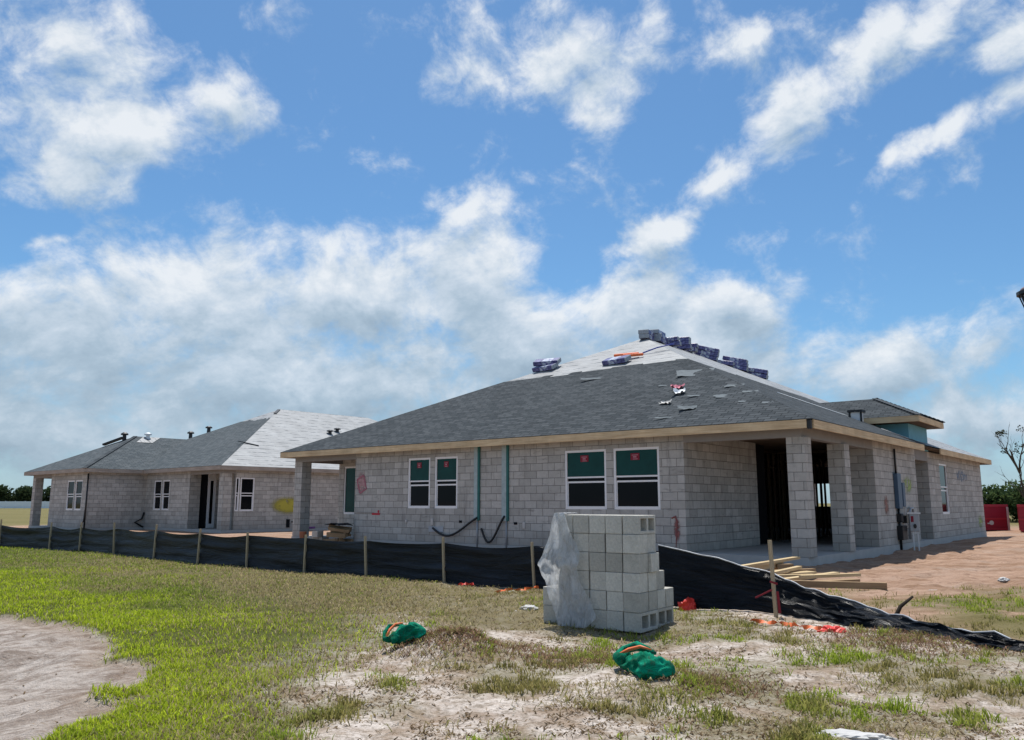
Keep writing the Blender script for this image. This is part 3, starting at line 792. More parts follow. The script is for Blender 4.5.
for (u, z) in ((10.12, .62), (8.05, .60), (6.7, .5)):
    mb = MB(True); mb.box((u - .06, -.006, z - .035), (u + .06, .0, z + .035)); mb.build('wall_hole', M['dark'], house)
mb = MB(True); mb.box((10.8, -.03, .30), (11.4, -.004, .46)); mb.build('patch_panel', simple('pale_patch', (.40, .43, .46), .8), house)
spray(house, 'spray_mark', M['pink_spray'], 'u', -.004, 14.25, 14.85, 1.35, 2.25, 'faded pink painted square at the left porch corner')
mb = MB(True)
for (p, q) in (((14.78, 1.92), (14.45, 2.05)), ((14.45, 2.05), (14.30, 1.62)), ((14.30, 1.62), (14.62, 1.48)), ((14.62, 1.48), (14.78, 1.92))):
    mb.obox((p[0], -.008, p[1]), (q[0], -.008, q[1]), .006, .045, (0, 0, 1))
mb.build('spray_outline', simple('mauve_paint', (.36, .13, .17), .8), house)
mb = MB(True); mb.box((13.62, -.012, .78), (14.0, -.003, .84)); mb.box((13.66, -.014, .85), (13.72, -.003, .93)); mb.build('red_tag', simple('red_paint', (.45, .03, .05), .7), house)
mb = MB(True); mb.obox((13.9, -.012, .855), (14.75, -.012, .86), .006, .022); mb.build('chalk_line', M['beam'], house)
spray(house, 'spray_mark', M['red_spray'], 'u', -.004, 2.98, 3.2, .2, .86, 'dripping red spray mark by the corner porch')
mb = MB(True); mb.tube([(3.22, -.012, .80), (3.12, -.012, .84), (3.08, -.012, .72), (3.10, -.012, .45), (3.13, -.012, .12)], [.02, .026, .022, .014, .008], 6); mb.build('spray_outline', simple('red_drip', (.27, .10, .095), .9), house)
# right-hand wall: service equipment
spray(house, 'spray_mark', M['rust_spray'], 'v', -.004, 6.15, 6.75, .75, 1.45, 'rusty smear on the wall beside the porch')
spray(house, 'spray_mark', M['green_spray'], 'v', -.004, 8.3, 9.6, 1.4, 2.0, 'pale green spray on the right-hand wall')
spray(house, 'spray_mark', M['blue_spray'], 'v', -.004, 15.8, 18.6, 1.9, 2.45, 'blue chalk writing on the garage wall')
spray(house, 'spray_mark', M['green_spray'], 'v', -.004, 19.6, 20.8, .1, .75, 'green ring spray at the garage corner')
mb = MB(True); mb.box((-.12, 7.35, 1.0), (-.002, 7.75, 2.0)); p = mb.build('breaker_panel', M['panel_blue'], house, bevel=.012)
mb = MB(True); mb.tube([(-.05, 7.5, 2.0), (-.05, 7.5, 2.72)], .03, 8); mb.build('conduit', M['hose'], p, smooth=True)
mb = MB(True); mb.tube([(-.05, 7.5, 1.0), (-.05, 7.5, -.16)], .035, 8); mb.build('conduit', M['hose'], p, smooth=True)
mb = MB(True); mb.box((-.10, 7.95, 1.05), (-.002, 8.2, 1.75)); mb.build('meter_box', M['panel_blue'], house, bevel=.012)
mb = MB(True); mb.box((-.14, 7.4, .62), (-.002, 7.62, .86)); mb.box((-.16, 7.35, .12), (-.002, 7.85, .52)); mb.build('junction_box', M['black'], house, bevel=.012)
mb = MB(True); mb.tube([(-.05, 8.6, .1), (-.06, 8.6, .85), (-.08, 8.75, 1.0), (-.08, 9.0, 1.0), (-.07, 9.12, .85), (-.06, 9.12, .62), (-.06, 8.95, .5)], .035, 8); mb.build('pipe_loop', M['grey_metal'], house, smooth=True)
mb = MB(True); mb.tube([(-.06, 8.05, .72), (-.1, 8.3, .72), (-.08, 8.45, .6)], .03, 8); mb.box((-.13, 8.0, .58), (-.01, 8.22, .8)); mb.build('hose_bib', M['black'], house)

# ---- the far house -----------------------------------------------------
FX0, FY0, FYAW, FZ = -13.329, 37.436, .726, -.077
far_house = empty('house', (FX0, FY0, FZ), -FYAW)
tag(far_house, 'smaller grey block house behind the fence at left, roof half covered in white underlayment', 'house')
o_ = .38; uw, w, L2, pu, vr, pit = 7.895, 2.94, 16.32, 7.93, 14.6, .487
LM, DM = 15.86, 22.5
a = o_
mb = MB(True); mb.box((a - .02, a - .02, -.6), (LM - a + .02, DM - a, -.002)); mb.box((uw + a - .02, -w + a - .02, -.6), (L2 - a + .02, a - .02, -.002)); mb.build('slab', M['concrete'], far_house)
FWa = (5.66, 6.42, .88, 2.38); FWb = (6.56, 7.36, .88, 2.38)
mb = MB(True); wall(mb, 'u', a, .2, 3.6, uw + a, 0, 2.84, [FWa, FWb]); mb.build('wall', M['block'], far_house)
mb = MB(True); wall(mb, 'v', uw + a, .2, -w + a, a, 0, 2.84); mb.build('wing_wall', M['block'], far_house)
FWc = (8.95, 9.82, .88, 2.38); FWd = (9.98, 10.9, .88, 2.38)
mb = MB(True); wall(mb, 'u', -w + a, .2, uw + a + .2, 13.0, 0, 2.84, [FWc, FWd]); wall(mb, 'v', 13.0, .2, -w + a, -w + 2.2, 0, 2.84); wall(mb, 'u', -w + 2.2, .2, 13.0, L2 - a, 0, 2.84); mb.build('wing_wall', M['block'], far_house)
mb = MB(True); wall(mb, 'v', L2 - a - .2, .2, -w + 2.4, DM - a, 0, 2.84); wall(mb, 'u', DM - a - .2, .2, a, L2 - a, 0, 2.84); mb.build('rear_wall', M['block'], far_house)
FWr = (1.25, 1.98, .86, 2.42)
mb = MB(True); wall(mb, 'v', a, .2, .98, DM - a, 0, 2.84, [FWr, (1.0, 1.2, .86, 2.42)]); mb.build('wall', M['block'], far_house)
mb = MB(True); wall(mb, 'v', 3.6, .2, a + .2, .95, 0, 2.84); wall(mb, 'u', 1.75, .2, a + .2, 3.6, 0, 2.84, [(2.75, 3.55, 0, 2.4)]); mb.build('porch_wall', M['block'], far_house)
mb = MB(True); mb.box((3.72, .95, 0), (3.78, 1.36, 2.84)); mb.build('doorway_shade_panel', M['dark'], far_house)  # dark-coloured panel standing for the shade in the porch opening
for (u, v) in ((a, a), (L2 - a - .41, -w + a)):
    mb = MB(True); mb.box((u, v, 0), (u + .41, v + .41, 2.6)); mb.build('column', M['block'], far_house)
mb = MB(True); mb.box((a, a, 2.6), (3.6, a + .2, 2.84)); mb.box((a, a + .2, 2.6), (a + .2, .98, 2.84)); mb.build('porch_beam', M['beam'], far_house)
mb = MB(True); mb.box((13.2, -w + a, 2.6), (L2 - a, -w + a + .2, 2.84)); mb.box((L2 - a - .2, -w + a + .2, 2.6), (L2 - a, -w + 2.2, 2.84)); mb.build('porch_beam', M['beam'], far_house)
mb = MB(True); mb.box((a + .21, a + .21, 2.845), (LM - a - .2, DM - a - .2, 2.86)); mb.box((uw + a + .2, -w + a + .2, 2.845), (L2 - a - .2, a, 2.86)); mb.build('ceiling', M['plywood'], far_house)
for q, lab in ((FWa, 'right window of the pair on the front wall'), (FWb, 'left window of the pair on the front wall')):
    window(far_house, 'u', a + .012, *q, label=lab, film=False, sticker=False)
for q, lab in ((FWc, 'right window of the pair on the wing'), (FWd, 'left window of the pair on the wing')):
    window(far_house, 'u', -w + a + .012, *q, label=lab, film=False, sticker=False)
window(far_house, 'v', a + .012, *FWr, label='window beside the corner porch', film=False, sticker=False)
window(far_house, 'v', a + .012, 1.0, 1.2, .86, 2.42, fw=.05, label='slim window squeezed next to the porch column', film=False, sticker=False)
mb = MB(True)
for (v0, v1, z0, z1) in ((1.37, 1.46, .02, 2.45), (1.64, 1.745, .02, 2.45), (1.46, 1.64, 2.33, 2.45), (1.46, 1.64, .02, .22)): mb.box((3.58, v0, z0), (3.68, v1, z1))
mb.box((3.6, 1.37, 2.455), (3.7, 1.745, 2.84))
o = mb.build('porch_door', M['white'], far_house); mb = MB(True); mb.box((3.62, 1.46, .22), (3.63, 1.64, 2.33)); mb.build('door_pane', M['dark_glass'], o)
def fb(p, q):
    mb = MB(True); mb.obox((*p, zc), (*q, zc), .038, .188); mb.build('fascia', M['fascia_far'], far_house)
fb((.02, .02), (.02, DM)); fb((.04, .02), (uw, .02)); fb((uw + .02, .02), (uw + .02, -w)); fb((uw + .04, -w + .02), (L2, -w + .02)); fb((L2 - .02, -w + .04), (L2 - .02, DM))
mb = MB(True); mb.box((.04, .04, ZT - .05), (uw + .04, a - .003, ZT - .03)); mb.box((.04, a, ZT - .05), (a - .003, DM, ZT - .03)); mb.box((uw + .04, -w + .04, ZT - .05), (L2 - .04, -w + a - .003, ZT - .03)); mb.box((uw + .04, -w + a, ZT - .05), (uw + a - .003, a, ZT - .03))
mb.build('soffit', M['plywood'], far_house)
zp = ZT + pu * pit
G0, G1, G2, G3 = (0, 0, ZT), (LM, 0, ZT), (LM, DM, ZT), (0, DM, ZT); Q1, Q2 = (pu, pu, zp), (pu, vr, zp)
mb = MB(True); slope(mb, [G1, G0, Q1], G1, G0); slope(mb, [G0, G3, Q2, Q1], G0, G3); slope(mb, [G3, G2, Q2], G3, G2); slope(mb, [G2, G1, Q1, Q2], G2, G1)
froof = mb.build('roof', M['underlay'], far_house)
hwg = (L2 - uw) / 2; zg = ZT + hwg * pit; cu = (L2 + uw) / 2
Wn0, Wn1 = (uw, -w, ZT), (L2, -w, ZT); Pk = (cu, -w + hwg, zg); Bk = (cu, 6, zg); E0, E1 = (uw, 6, ZT), (L2, 6, ZT)
mb = MB(True); slope(mb, [Wn1, Wn0, Pk], Wn1, Wn0, .004); slope(mb, [Wn0, E0, Bk, Pk], Wn0, E0, .004); slope(mb, [E1, Wn1, Pk, Bk], E1, Wn1, .004)
mb.build('wing_shingles', M['shingle_far'], froof)
mb = MB(True); mb.obox((Wn0[0], Wn0[1], Wn0[2] + .012), (Pk[0], Pk[1], Pk[2] + .012), .22, .02); mb.build('hip_line', M['shingle'], froof)
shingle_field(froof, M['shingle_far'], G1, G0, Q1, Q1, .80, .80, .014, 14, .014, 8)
# vents on the far roof
def fpt(u, k, lift=0): return Vector((u, k * pu, ZT + k * pu * pit + lift))
def vent(q, mat_, sc2=1.0, lab=None):
    sc2 *= .8
    mb = MB(); mb.tube([q + Vector((0, 0, -.1)), q + Vector((0, 0, .22 * sc2))], [.11, .10], 10); mb.tube([q + Vector((0, 0, .22 * sc2)), q + Vector((0, 0, .30 * sc2)), q + Vector((0, 0, .38 * sc2))], [.2, .2, .08], 12)
    o = MB(True); o.v = mb.v; o.f = mb.f; o.uv = mb.uv; o.mi = mb.mi
    return o.build('roof_vent', M[mat_], far_house)
vent(fpt(12.1, .575), 'black', 1.1); vent(fpt(11.3, .665), 'black', 1.0)
vent(Vector((uw + 4.0, 1.9, ZT + 4.0 * pit)), 'white_metal', 1.15)
q = Vector((cu + .25, -w + hwg - .5, zg - .15)); vent(q, 'black', 1.2)
mb = MB(True); mb.obox(q + Vector((.9, -.75, -.34)), q + Vector((.1, -.05, .06)), .3, .10); mb.build('hip_shingle_stack', M['black'], far_house)
def wp(v, k, l_=.03): return Vector((uw + k * hwg, v, ZT + k * hwg * pit + l_))
mb = MB(True); mb.poly([wp(1.0, .80), wp(1.9, .80), wp(2.7, .985), wp(1.7, .985)]); mb.build('underlay_patch', M['underlay'], froof)
for (v0, k0, v1, k1, nm) in ((2.35, .35, 3.3, .30, 'underlay_tear'),):
    mb = MB(True); a_ = Vector((k0 * pu, v0, ZT + k0 * pu * pit + .03)); c_ = Vector((k1 * pu, v1, ZT + k1 * pu * pit + .03)); mb.obox(a_, c_, .09, .03); mb.build(nm, M['black'], froof)
for (v0, k0) in ((9.3, .59), (10.1, .64)):
    q = Vector((k0 * pu, v0, ZT + k0 * pu * pit)); vent(q, 'black', .8)
mb = MB(True)
for i in range(22):
    a_ = .80 + .006 * (i % 3)
mb = MB(True); mb.obox(lerp(G0, Q1, .90) , lerp(G0, Q1, .985), .16, .09); mb.build('ridge_strip', M['black'], froof)
spray(far_house, 'spray_mark', M['yellow_spray'], 'v', a - .005, 2.75, 4.95, .62, 1.62, 'big yellow spray patch on the right-hand wall')
mb = MB(True); mb.box((a - .02, 4.1, .28), (a - .003, 4.5, .36)); mb.box((a - .02, 3.8, .05), (a - .003, 4.0, .45)); mb.build('wall_hole', M['dark'], far_house)
mb = MB(True); mb.box((a - .02, 4.9, -.05), (a - .003, 5.5, .06)); mb.build('purple_mark', M['purple'], far_house)
mb = MB(True); mb.tube([(uw + a - .04, a - .06, 0), (uw + a - .05, a - .5, .25), (uw + a - .05, a - .14, .42), (uw + a - .05, a - .05, .75)], .045, 7); mb.build('drain_hose', M['hose'], far_house, smooth=True)
mb = MB(True); mb.tube([(uw + a - .03, -w + a - .03, -.2), (uw + a - .03, -w + a - .03, 2.7)], .04, 8); mb.tube([(uw + a + .25, -w + a - .1, .1), (uw + a + .02, -w + a - .06, .35), (uw + a, -w + a - .04, .9)], .03, 7); mb.build('conduit', M['hose'], far_house, smooth=True)

# ------------------------------------------------------------------ shingle bundles and scraps on the main roof
def add_bundle(world_pt, rot, label, group, shape=None, mats=None):
    mb = MB()
    l_, w2, h_ = 1.0, .40, .165
    mb.box((-l_ / 2, -w2 / 2, 0), (l_ / 2, w2 / 2, h_))
    o = mb.build('shingle_bundle', [M['bundle_wrap'], M['bundle_end']], None, bevel=.018)
    for pl in o.data.polygons:
        pl.material_index = 1 if (abs(pl.normal.x) > .6 or pl.normal.y > .6) else 0
    o.location = world_pt; o.rotation_euler = rot
    tag(o, label, 'shingle bundle', group); return o
ordn = ['first', 'second', 'third', 'fourth', 'fifth', 'sixth', 'seventh']
piles = []
for (v, n_) in ((8.95, 2), (9.9, 3), (10.6, 2), (11.5, 3), (12.2, 2)): piles.append(((8.8, v, 7.36), n_))
for (k, n_) in ((.055, 3), (.105, 1), (.15, 3), (.215, 2)):
    piles.append(((8.8 + (-e - 8.8) * k, 12.43 + 9.18 * k, 7.36 + (ZT - 7.35) * k), n_))
for i, (p, n_) in enumerate(piles):
    for j in range(n_):
        wp = HW(p[0] + random.uniform(-.05, .05), p[1] + random.uniform(-.05, .05), p[2] - .03 + .168 * j - .05)
        add_bundle(wp, (random.uniform(-.04, .04), random.uniform(-.04, .04) + (.0 if i < 5 else .22), -MYAW + random.uniform(-.12, .12) + (math.pi / 2 if i in (0, 1) else 0) + .3),
                   'purple wrapped shingle bundle, %s from bottom of the %s pile from the roof peak' % (ordn[j], ['first', 'second', 'third', 'fourth', 'fifth', 'sixth', 'seventh', 'eighth', 'ninth'][i]), 'shingle bundles piled on the roof ridge')
slope_ang = math.atan2(7.35 - ZT, 8.8 + e)
def on_front(u, k, lift=.0):
    q = roof_pt(u, k); return HW(q.x, q.y, q.z + lift)
for nm, (u, k, cnt) in {'leftmost': (11.45, .70, 2), 'middle': (8.2, .672, 1)}.items():
    for j in range(cnt):
        rotm = (slope_ang + .02 * j, 0, -MYAW + (.25 if j % 2 else -.1))
        lb = ('dark shingle bundle, %s from bottom of the low pile on the left roof hip' % ordn[j]) if cnt > 1 else 'dark shingle bundle lying under the orange tool on the front slope'
        o = add_bundle(on_front(u + (.12 if j == 2 else 0), k + .012 * j, .03 + .168 * j), rotm, lb, 'shingle bundles on the front slope')
mb = MB(); mb.box((-.55, -.05, 0), (.35, .05, .10)); mb.box((-.2, -.16, .0), (.55, -.08, .09)); 
o = mb.build('orange_tool', M['orange'], None, bevel=.02, loc=on_front(7.95, .715, .10), rot=(slope_ang, 0, -MYAW + .2)); tag(o, 'orange long handled roofing tool lying above the dark bundle', 'tool')
mb = MB(); mb.tube([(0, 0, 0), (.55, .1, .10), (1.1, .25, .12)], .025, 6)
o = mb.build('blue_cord', M['blue_plastic'], None, smooth=True, loc=on_front(7.6, .75, .05), rot=(slope_ang, 0, -MYAW)); tag(o, 'blue cord stretched over the white underlayment beside the orange tool', 'cord')

def scrap(name, label, cat, u, k, su, sv, rz, mat, seed, lift=.03, curl=.025):
    """a small curled irregular sheet lying on the front slope"""
    rnd = random.Random(seed); mb = MB(); N = 6; su *= .8; sv *= .75
    P = {}
    for i in range(N + 1):
        for j in range(N + 1):
            a, c = i / N - .5, j / N - .5
            rr = 1 + .35 * mnoise.noise((a * 2.5 + seed, c * 2.5, seed * .37))
            P[i, j] = (a * su * rr, c * sv * rr, curl * (a * a + c * c) * 1.8 + curl * mnoise.noise((a * 4, c * 4, seed)))
    for i in range(N):
        for j in range(N):
            mb.poly([P[i, j], P[i + 1, j], P[i + 1, j + 1], P[i, j + 1]])
    o = mb.build(name, mat, None, smooth=True, loc=on_front(u, k, lift), rot=(slope_ang, 0, -MYAW + rz))
    tag(o, label, cat); return o
scrap('shingle_scrap', 'pale loose shingle sheet highest on the dark roof slope', 'shingle scrap', 4.35, .44, 1.25, .8, .2, M['shingle_scrap'], 1, .02)
scrap('shingle_scrap', 'curled grey shingle scrap below the white paper on the dark roof', 'shingle scrap', 3.09, .121, .6, .3, .35, M['shingle_scrap'], 2, .04, .05)
scrap('shingle_scrap', 'long thin grey shingle strip near the upper edge of the dark field', 'shingle scrap', 8.0, .50, 1.5, .22, .35, M['shingle_scrap'], 3, .02)
scrap('wrapper_paper', 'crumpled white wrapper paper on the dark roof slope', 'paper', 3.92, .255, .42, .36, .2, M['white'], 4, .04, .12)
scrap('wrapper_paper', 'crumpled pink wrapper paper next to the white one on the dark roof', 'paper', 4.2, .305, .42, .26, .3, M['paper_pink'], 5, .04, .10)
scrap('wrapper_paper', 'small pale folded paper lowest and left of the wrappers on the roof', 'paper', 3.95, .18, .42, .22, -.2, M['paper_white'], 6, .03, .07)
for i, (u, k, su, sv, rz, lb) in enumerate(((2.44, .285, .6, .26, .3, 'narrow loose shingle right of the wrappers'), (2.38, .205, .7, .3, .2, 'broad loose shingle right of the wrappers below the narrow one'), (1.78, .222, .45, .18, .15, 'narrow loose shingle close to the right roof hip'),
                                            (3.2, .226, .8, .14, .4, 'long loose shingle strip beside the white wrapper'), (1.0, .126, .35, .16, .1, 'loose shingle lowest and nearest the right roof hip'), (4.75, .346, .5, .14, .3, 'slim pale shingle left of the highest sheet'),
                                            (1.65, .147, .4, .15, .25, 'small loose shingle below the broad one'), (3.3, .07, .9, .10, .3, 'thin pale shingle strip lowest on the dark slope'))):
    scrap('shingle_scrap', lb, 'shingle scrap', u, k, su, sv, rz, M['shingle_scrap'], 10 + i, .015, .012)

# ------------------------------------------------------------------ silt fence
import bisect
_xl, _yl, _zl = xs.tolist(), ys.tolist(), ZZ.tolist()
def gz(x, y):
    i = bisect.bisect(_xl, x) - 1; j = bisect.bisect(_yl, y) - 1
    fx = (x - _xl[i]) / (_xl[i + 1] - _xl[i]); fy = (y - _yl[j]) / (_yl[j + 1] - _yl[j])
    return (_zl[j][i] * (1 - fx) + _zl[j][i + 1] * fx) * (1 - fy) + (_zl[j + 1][i] * (1 - fx) + _zl[j + 1][i + 1] * fx) * fy
up = FENCE[:14]
fence = empty('silt_fence', (-7.06, 18.75, -.2)); tag(fence, 'long upright black silt fence with wooden stakes in front of both houses', 'fence')
off = Vector(fence.location)
mb = MB(); rows = 17; segs = []
dists = [0]
for i in range(len(up) - 1): dists.append(dists[-1] + math.dist(up[i], up[i + 1]))
S = 14
grid = []
for i in range(len(up) - 1):
    for k in range(S + (1 if i == len(up) - 2 else 0)):
        f = k / S; x = up[i][0] + (up[i + 1][0] - up[i][0]) * f; y = up[i][1] + (up[i + 1][1] - up[i][1]) * f
        sl = dists[i] + (dists[i + 1] - dists[i]) * f
        sag = (.02 + .05 * random.Random(i * 7 + 1).random()) * math.sin(math.pi * f) + .02 + .05 * mnoise.noise((sl * .6, 3, 0))
        top = .495 - sag
        bl = .05 * math.sin(math.pi * f)
        col = []
        for r in range(rows):
            q = r / (rows - 1); z = gz(x, y) - .06 + (top - gz(x, y) + .06) * q
            wob = .06 * mnoise.noise((sl * .5, q * 5, 1)) + .035 * mnoise.noise((sl * 1.1, q * 11, 4)) + bl * math.sin(math.pi * q) * .7
            col.append((Vector((x + .62 * wob, y + .78 * wob, z)) - off, (sl, q * .75)))
        grid.append(col)
for i in range(len(grid) - 1):
    for r in range(rows - 1):
        A_, B_, C_, D_ = grid[i][r], grid[i + 1][r], grid[i + 1][r + 1], grid[i][r + 1]
        mb.poly([A_[0], B_[0], C_[0], D_[0]], [A_[1], B_[1], C_[1], D_[1]])
mb.build('fabric', M['fabric'], fence, smooth=True)
for i, (x, y) in enumerate(up):
    if i == len(up) - 1: continue
    mb = MB(); tl = random.uniform(-.05, .05)
    px_, py_ = x - .62 * .035, y - .78 * .035
    mb.obox(Vector((px_, py_, gz(x, y) - .15)) - off, Vector((px_ + tl, py_, .56 + random.uniform(-.03, .10))) - off, .034, .038, (.6, .78, 0))
    mb.build('stake', M['stake'], fence)
# collapsed stretch
prof = [((2.1, 11.91), .56, 0.0), ((2.75, 11.25), .40, .05), ((3.35, 10.63), .20, .12), ((3.6, 10.1), .07, .20), ((3.75, 9.75), -.01, .24), ((4.05, 9.0), -.09, .22), ((4.3, 8.4), -.11, .17), ((4.75, 7.68), -.14, .14), ((5.6, 7.05), -.14, .14), ((6.6, 6.4), -.14, .14)]
fallen = empty('silt_fence', (3.6, 10.1, -.2)); tag(fallen, 'collapsed black silt fence sagging to the ground beside the lumber pile', 'fence')
off = Vector(fallen.location); mb = MB(); grid = []; acc = 0
for i in range(len(prof) - 1):
    (a0, t0, l0), (a1, t1, l1) = prof[i], prof[i + 1]; dl = math.dist(a0, a1)
    for k in range(25):
        if k == 24 and i < len(prof) - 2: continue
        f = k / 24; x = a0[0] + (a1[0] - a0[0]) * f; y = a0[1] + (a1[1] - a0[1]) * f
        top = t0 + (t1 - t0) * f; lean = l0 + (l1 - l0) * f; sl = acc + dl * f; g0 = gz(x, y) - .05
        slack = max(0, .57 - top)
        col = []
        for r in range(25):
            q = r / 24
            z = g0 + (top - g0) * (q ** .8) + slack * (.11 * abs(mnoise.noise((sl * 1.6, q * 6, 2))) + .07 * mnoise.noise((sl * 4, q * 13, 5)) + .01)
            wob = lean * q * 1.25 + slack * (.10 * mnoise.noise((sl * 1.1, q * 4, 7)) + .09 * mnoise.noise((sl * 3, q * 12, 9))) + .02 * mnoise.noise((sl, q * 12, 4))
            zz = max(z, gz(x + .75 * wob, y + .6 * wob) + .012)
            col.append((Vector((x + .75 * wob, y + .6 * wob, zz)) - off, (sl, q * .75)))
        grid.append(col)
    acc += dl
for i in range(len(grid) - 1):
    for r in range(24):
        A_, B_, C_, D_ = grid[i][r], grid[i + 1][r], grid[i + 1][r + 1], grid[i][r + 1]
        mb.poly([A_[0], B_[0], C_[0], D_[0]], [A_[1], B_[1], C_[1], D_[1]])
mb.build('fabric', M['fabric_fallen'], fallen, smooth=True)
mb = MB(); mb.tube([grid[i][-1][0] + Vector((0, 0, .006)) for i in range(0, len(grid), 3)], .010, 6)
mb.build('hem_glints', simple('painted_glints', (.34, .35, .37), .4, .5, .95, 5), fallen, smooth=True)  # hem tube coloured pale and patchy to paint glints along the top edge
mb = MB(); mb.obox((3.27, 10.40, -.35), (3.24, 10.42, .70), .045, .03, (.6, .78, 0)); st = mb.build('survey_stake', M['stake'], None)
tag(st, 'upright wooden stake with red ribbon standing at the collapsed fence', 'stake')
mb = MB(); mb.obox((3.30, 10.35, -.18), (3.285, 10.36, .08), .03, .012, (.6, .78, 0)); mb.obox((3.29, 10.36, .17), (3.20, 10.36, .20), .012, .025); mb.obox((3.22, 10.36, .10), (3.02, 10.40, .0), .012, .018)
mb.build('ribbon', simple('faded_red_ribbon', (.22, .02, .03), .8), st)

# ------------------------------------------------------------------ concrete block stack
SA = R(36); pd = Vector((-math.cos(SA), math.sin(SA), 0)); qd = Vector((math.sin(SA), math.cos(SA), 0))   # left along the long face, back along the short face
corner = Vector((1.375, 8.98, -.21))
U = .212; BS = .196
def block_mesh(kind):
    """kind 'side': cores run along the long face (open ends at the right); 'up': cores vertical; 'turn': up and turned a quarter"""
    bm = bmesh.new()
    Lx, Wy, Hz = (.197 if kind == 'half' else .403), (.203 if kind != 'turn' else .199), .203       # length, width, height along the cores
    t_ = .035
    xs_ = [-Lx / 2, -Lx / 2 + t_, -t_ / 2 - .004, t_ / 2 + .004, Lx / 2 - t_, Lx / 2]; ys_ = [-Wy / 2, -Wy / 2 + t_, Wy / 2 - t_, Wy / 2]
    V = {}
    def vert(i, j, k):
        if (i, j, k) not in V: V[i, j, k] = bm.verts.new((xs_[i], ys_[j], (-Hz / 2, Hz / 2)[k]))
        return V[i, j, k]
    hole = set() if kind == 'half' else {(1, 1), (3, 1)}
    for i in range(5):
        for j in range(3):
            if (i, j) in hole: continue
            for k in (0, 1):
                f = [vert(i, j, k), vert(i + 1, j, k), vert(i + 1, j + 1, k), vert(i, j + 1, k)]
                bm.faces.new(f if k else f[::-1])
            for (di, dj, a_, c_) in ((-1, 0, (i, j + 1), (i, j)), (1, 0, (i + 1, j), (i + 1, j + 1)), (0, -1, (i, j), (i + 1, j)), (0, 1, (i + 1, j + 1), (i, j + 1))):
                ni, nj = i + di, j + dj
                if 0 <= ni < 5 and 0 <= nj < 3 and (ni, nj) not in hole: continue
                bm.faces.new([vert(*a_, 0), vert(*c_, 0), vert(*c_, 1), vert(*a_, 1)])
    bmesh.ops.recalc_face_normals(bm, faces=bm.faces)
    es = [e_ for e_ in bm.edges if len(e_.link_faces) == 2 and e_.calc_face_angle(0) > .5]
    bmesh.ops.bevel(bm, geom=es, offset=.004, segments=1, affect='EDGES')
    if kind == 'side': bmesh.ops.rotate(bm, verts=bm.verts, matrix=Matrix.Rotation(R(90), 3, 'X'))
    if kind == 'turn': bmesh.ops.rotate(bm, verts=bm.verts, matrix=Matrix.Rotation(R(90), 3, 'Z'))
    me = bpy.data.meshes.new('concrete_block'); bm.to_mesh(me); bm.free(); return me
def mat_tinted_block():
    m, t, b = material('stacked_block', .95, .15)
    co = coords(t); oi = t.new('ShaderNodeObjectInfo')
    n = t.noise(co, 45, 4, .7); n2 = t.noise(co, 7, 4, .6)
    base = t.mix(oi.outputs['Random'], (.37, .355, .315, 1), (.57, .55, .495, 1))
    f = t.math('MULTIPLY_ADD', t.math('ADD', t.math('MULTIPLY', n, .75), t.math('MULTIPLY', n2, .65)), .95, .36)
    t.link(t.mix(1.0, base, _grey(t, f), 'MULTIPLY'), b.inputs['Base Color'])
    t.link(t.bump(n, 1.0, .012), b.inputs['Normal']); return m
mbk = mat_tinted_block()
BM = {k: block_mesh(k) for k in ('side', 'up', 'turn', 'half')}
for k in BM: BM[k].materials.append(mbk)
lay = ['bottom', 'second', 'third', 'fourth', 'fifth', 'top']
# local frame: x = back along the short face (qd), y = left along the long face (pd)
def place_block(kind, layer, cu_, cl_, label, jit=.006, push=0.0, rz=0.0):
    o = bpy.data.objects.new('concrete_block', BM[kind]); COL.objects.link(o)
    r = random.Random(layer * 97 + int(cu_ * 10) * 7 + int(cl_ * 10))
    p = corner + qd * (cu_ * U + r.uniform(-jit, jit)) + pd * (cl_ * U + push + r.uniform(-jit, jit)) + Vector((0, 0, .102 + layer * .2065))
    o.location = p; o.rotation_euler = (0, 0, math.atan2(qd.y, qd.x) + rz + r.uniform(-.012, .012))
    tag(o, label, 'concrete block', 'grey concrete blocks stacked on the sand'); return o
rowname = ['front', 'back']
for layer in range(6):
    ncol = 6 if layer < 2 else 5
    kind = 'side' if layer in (0, 5) else 'up'
    for c_ in range(ncol):
        depth = 2 if layer < 2 else 1
        for d_ in range(depth):
            if kind == 'up' and c_ == 0:
                for hh in range(2):
                    place_block('half', layer, .5 + 2 * d_ + hh, .5, 'half size grey block at the right corner of the %s layer, %s from the front' % (lay[layer], ordn[2 * d_ + hh]), push=-.035 if (layer == 3 and hh == 1) else 0)
                continue
            place_block(kind, layer, 1 + 2 * d_, .5 + c_, 'hollow grey block, %s layer of the stack, %s from the right corner, %s row' % (lay[layer], ordn[c_], rowname[d_]), push=-.03 if (layer == 3 and c_ == 0) else 0)
for c_ in range(2):
    place_block('turn', 2, 2.5, 1 + 2 * c_, 'turned grey block, third layer of the stack, %s behind the right corner' % ordn[c_])
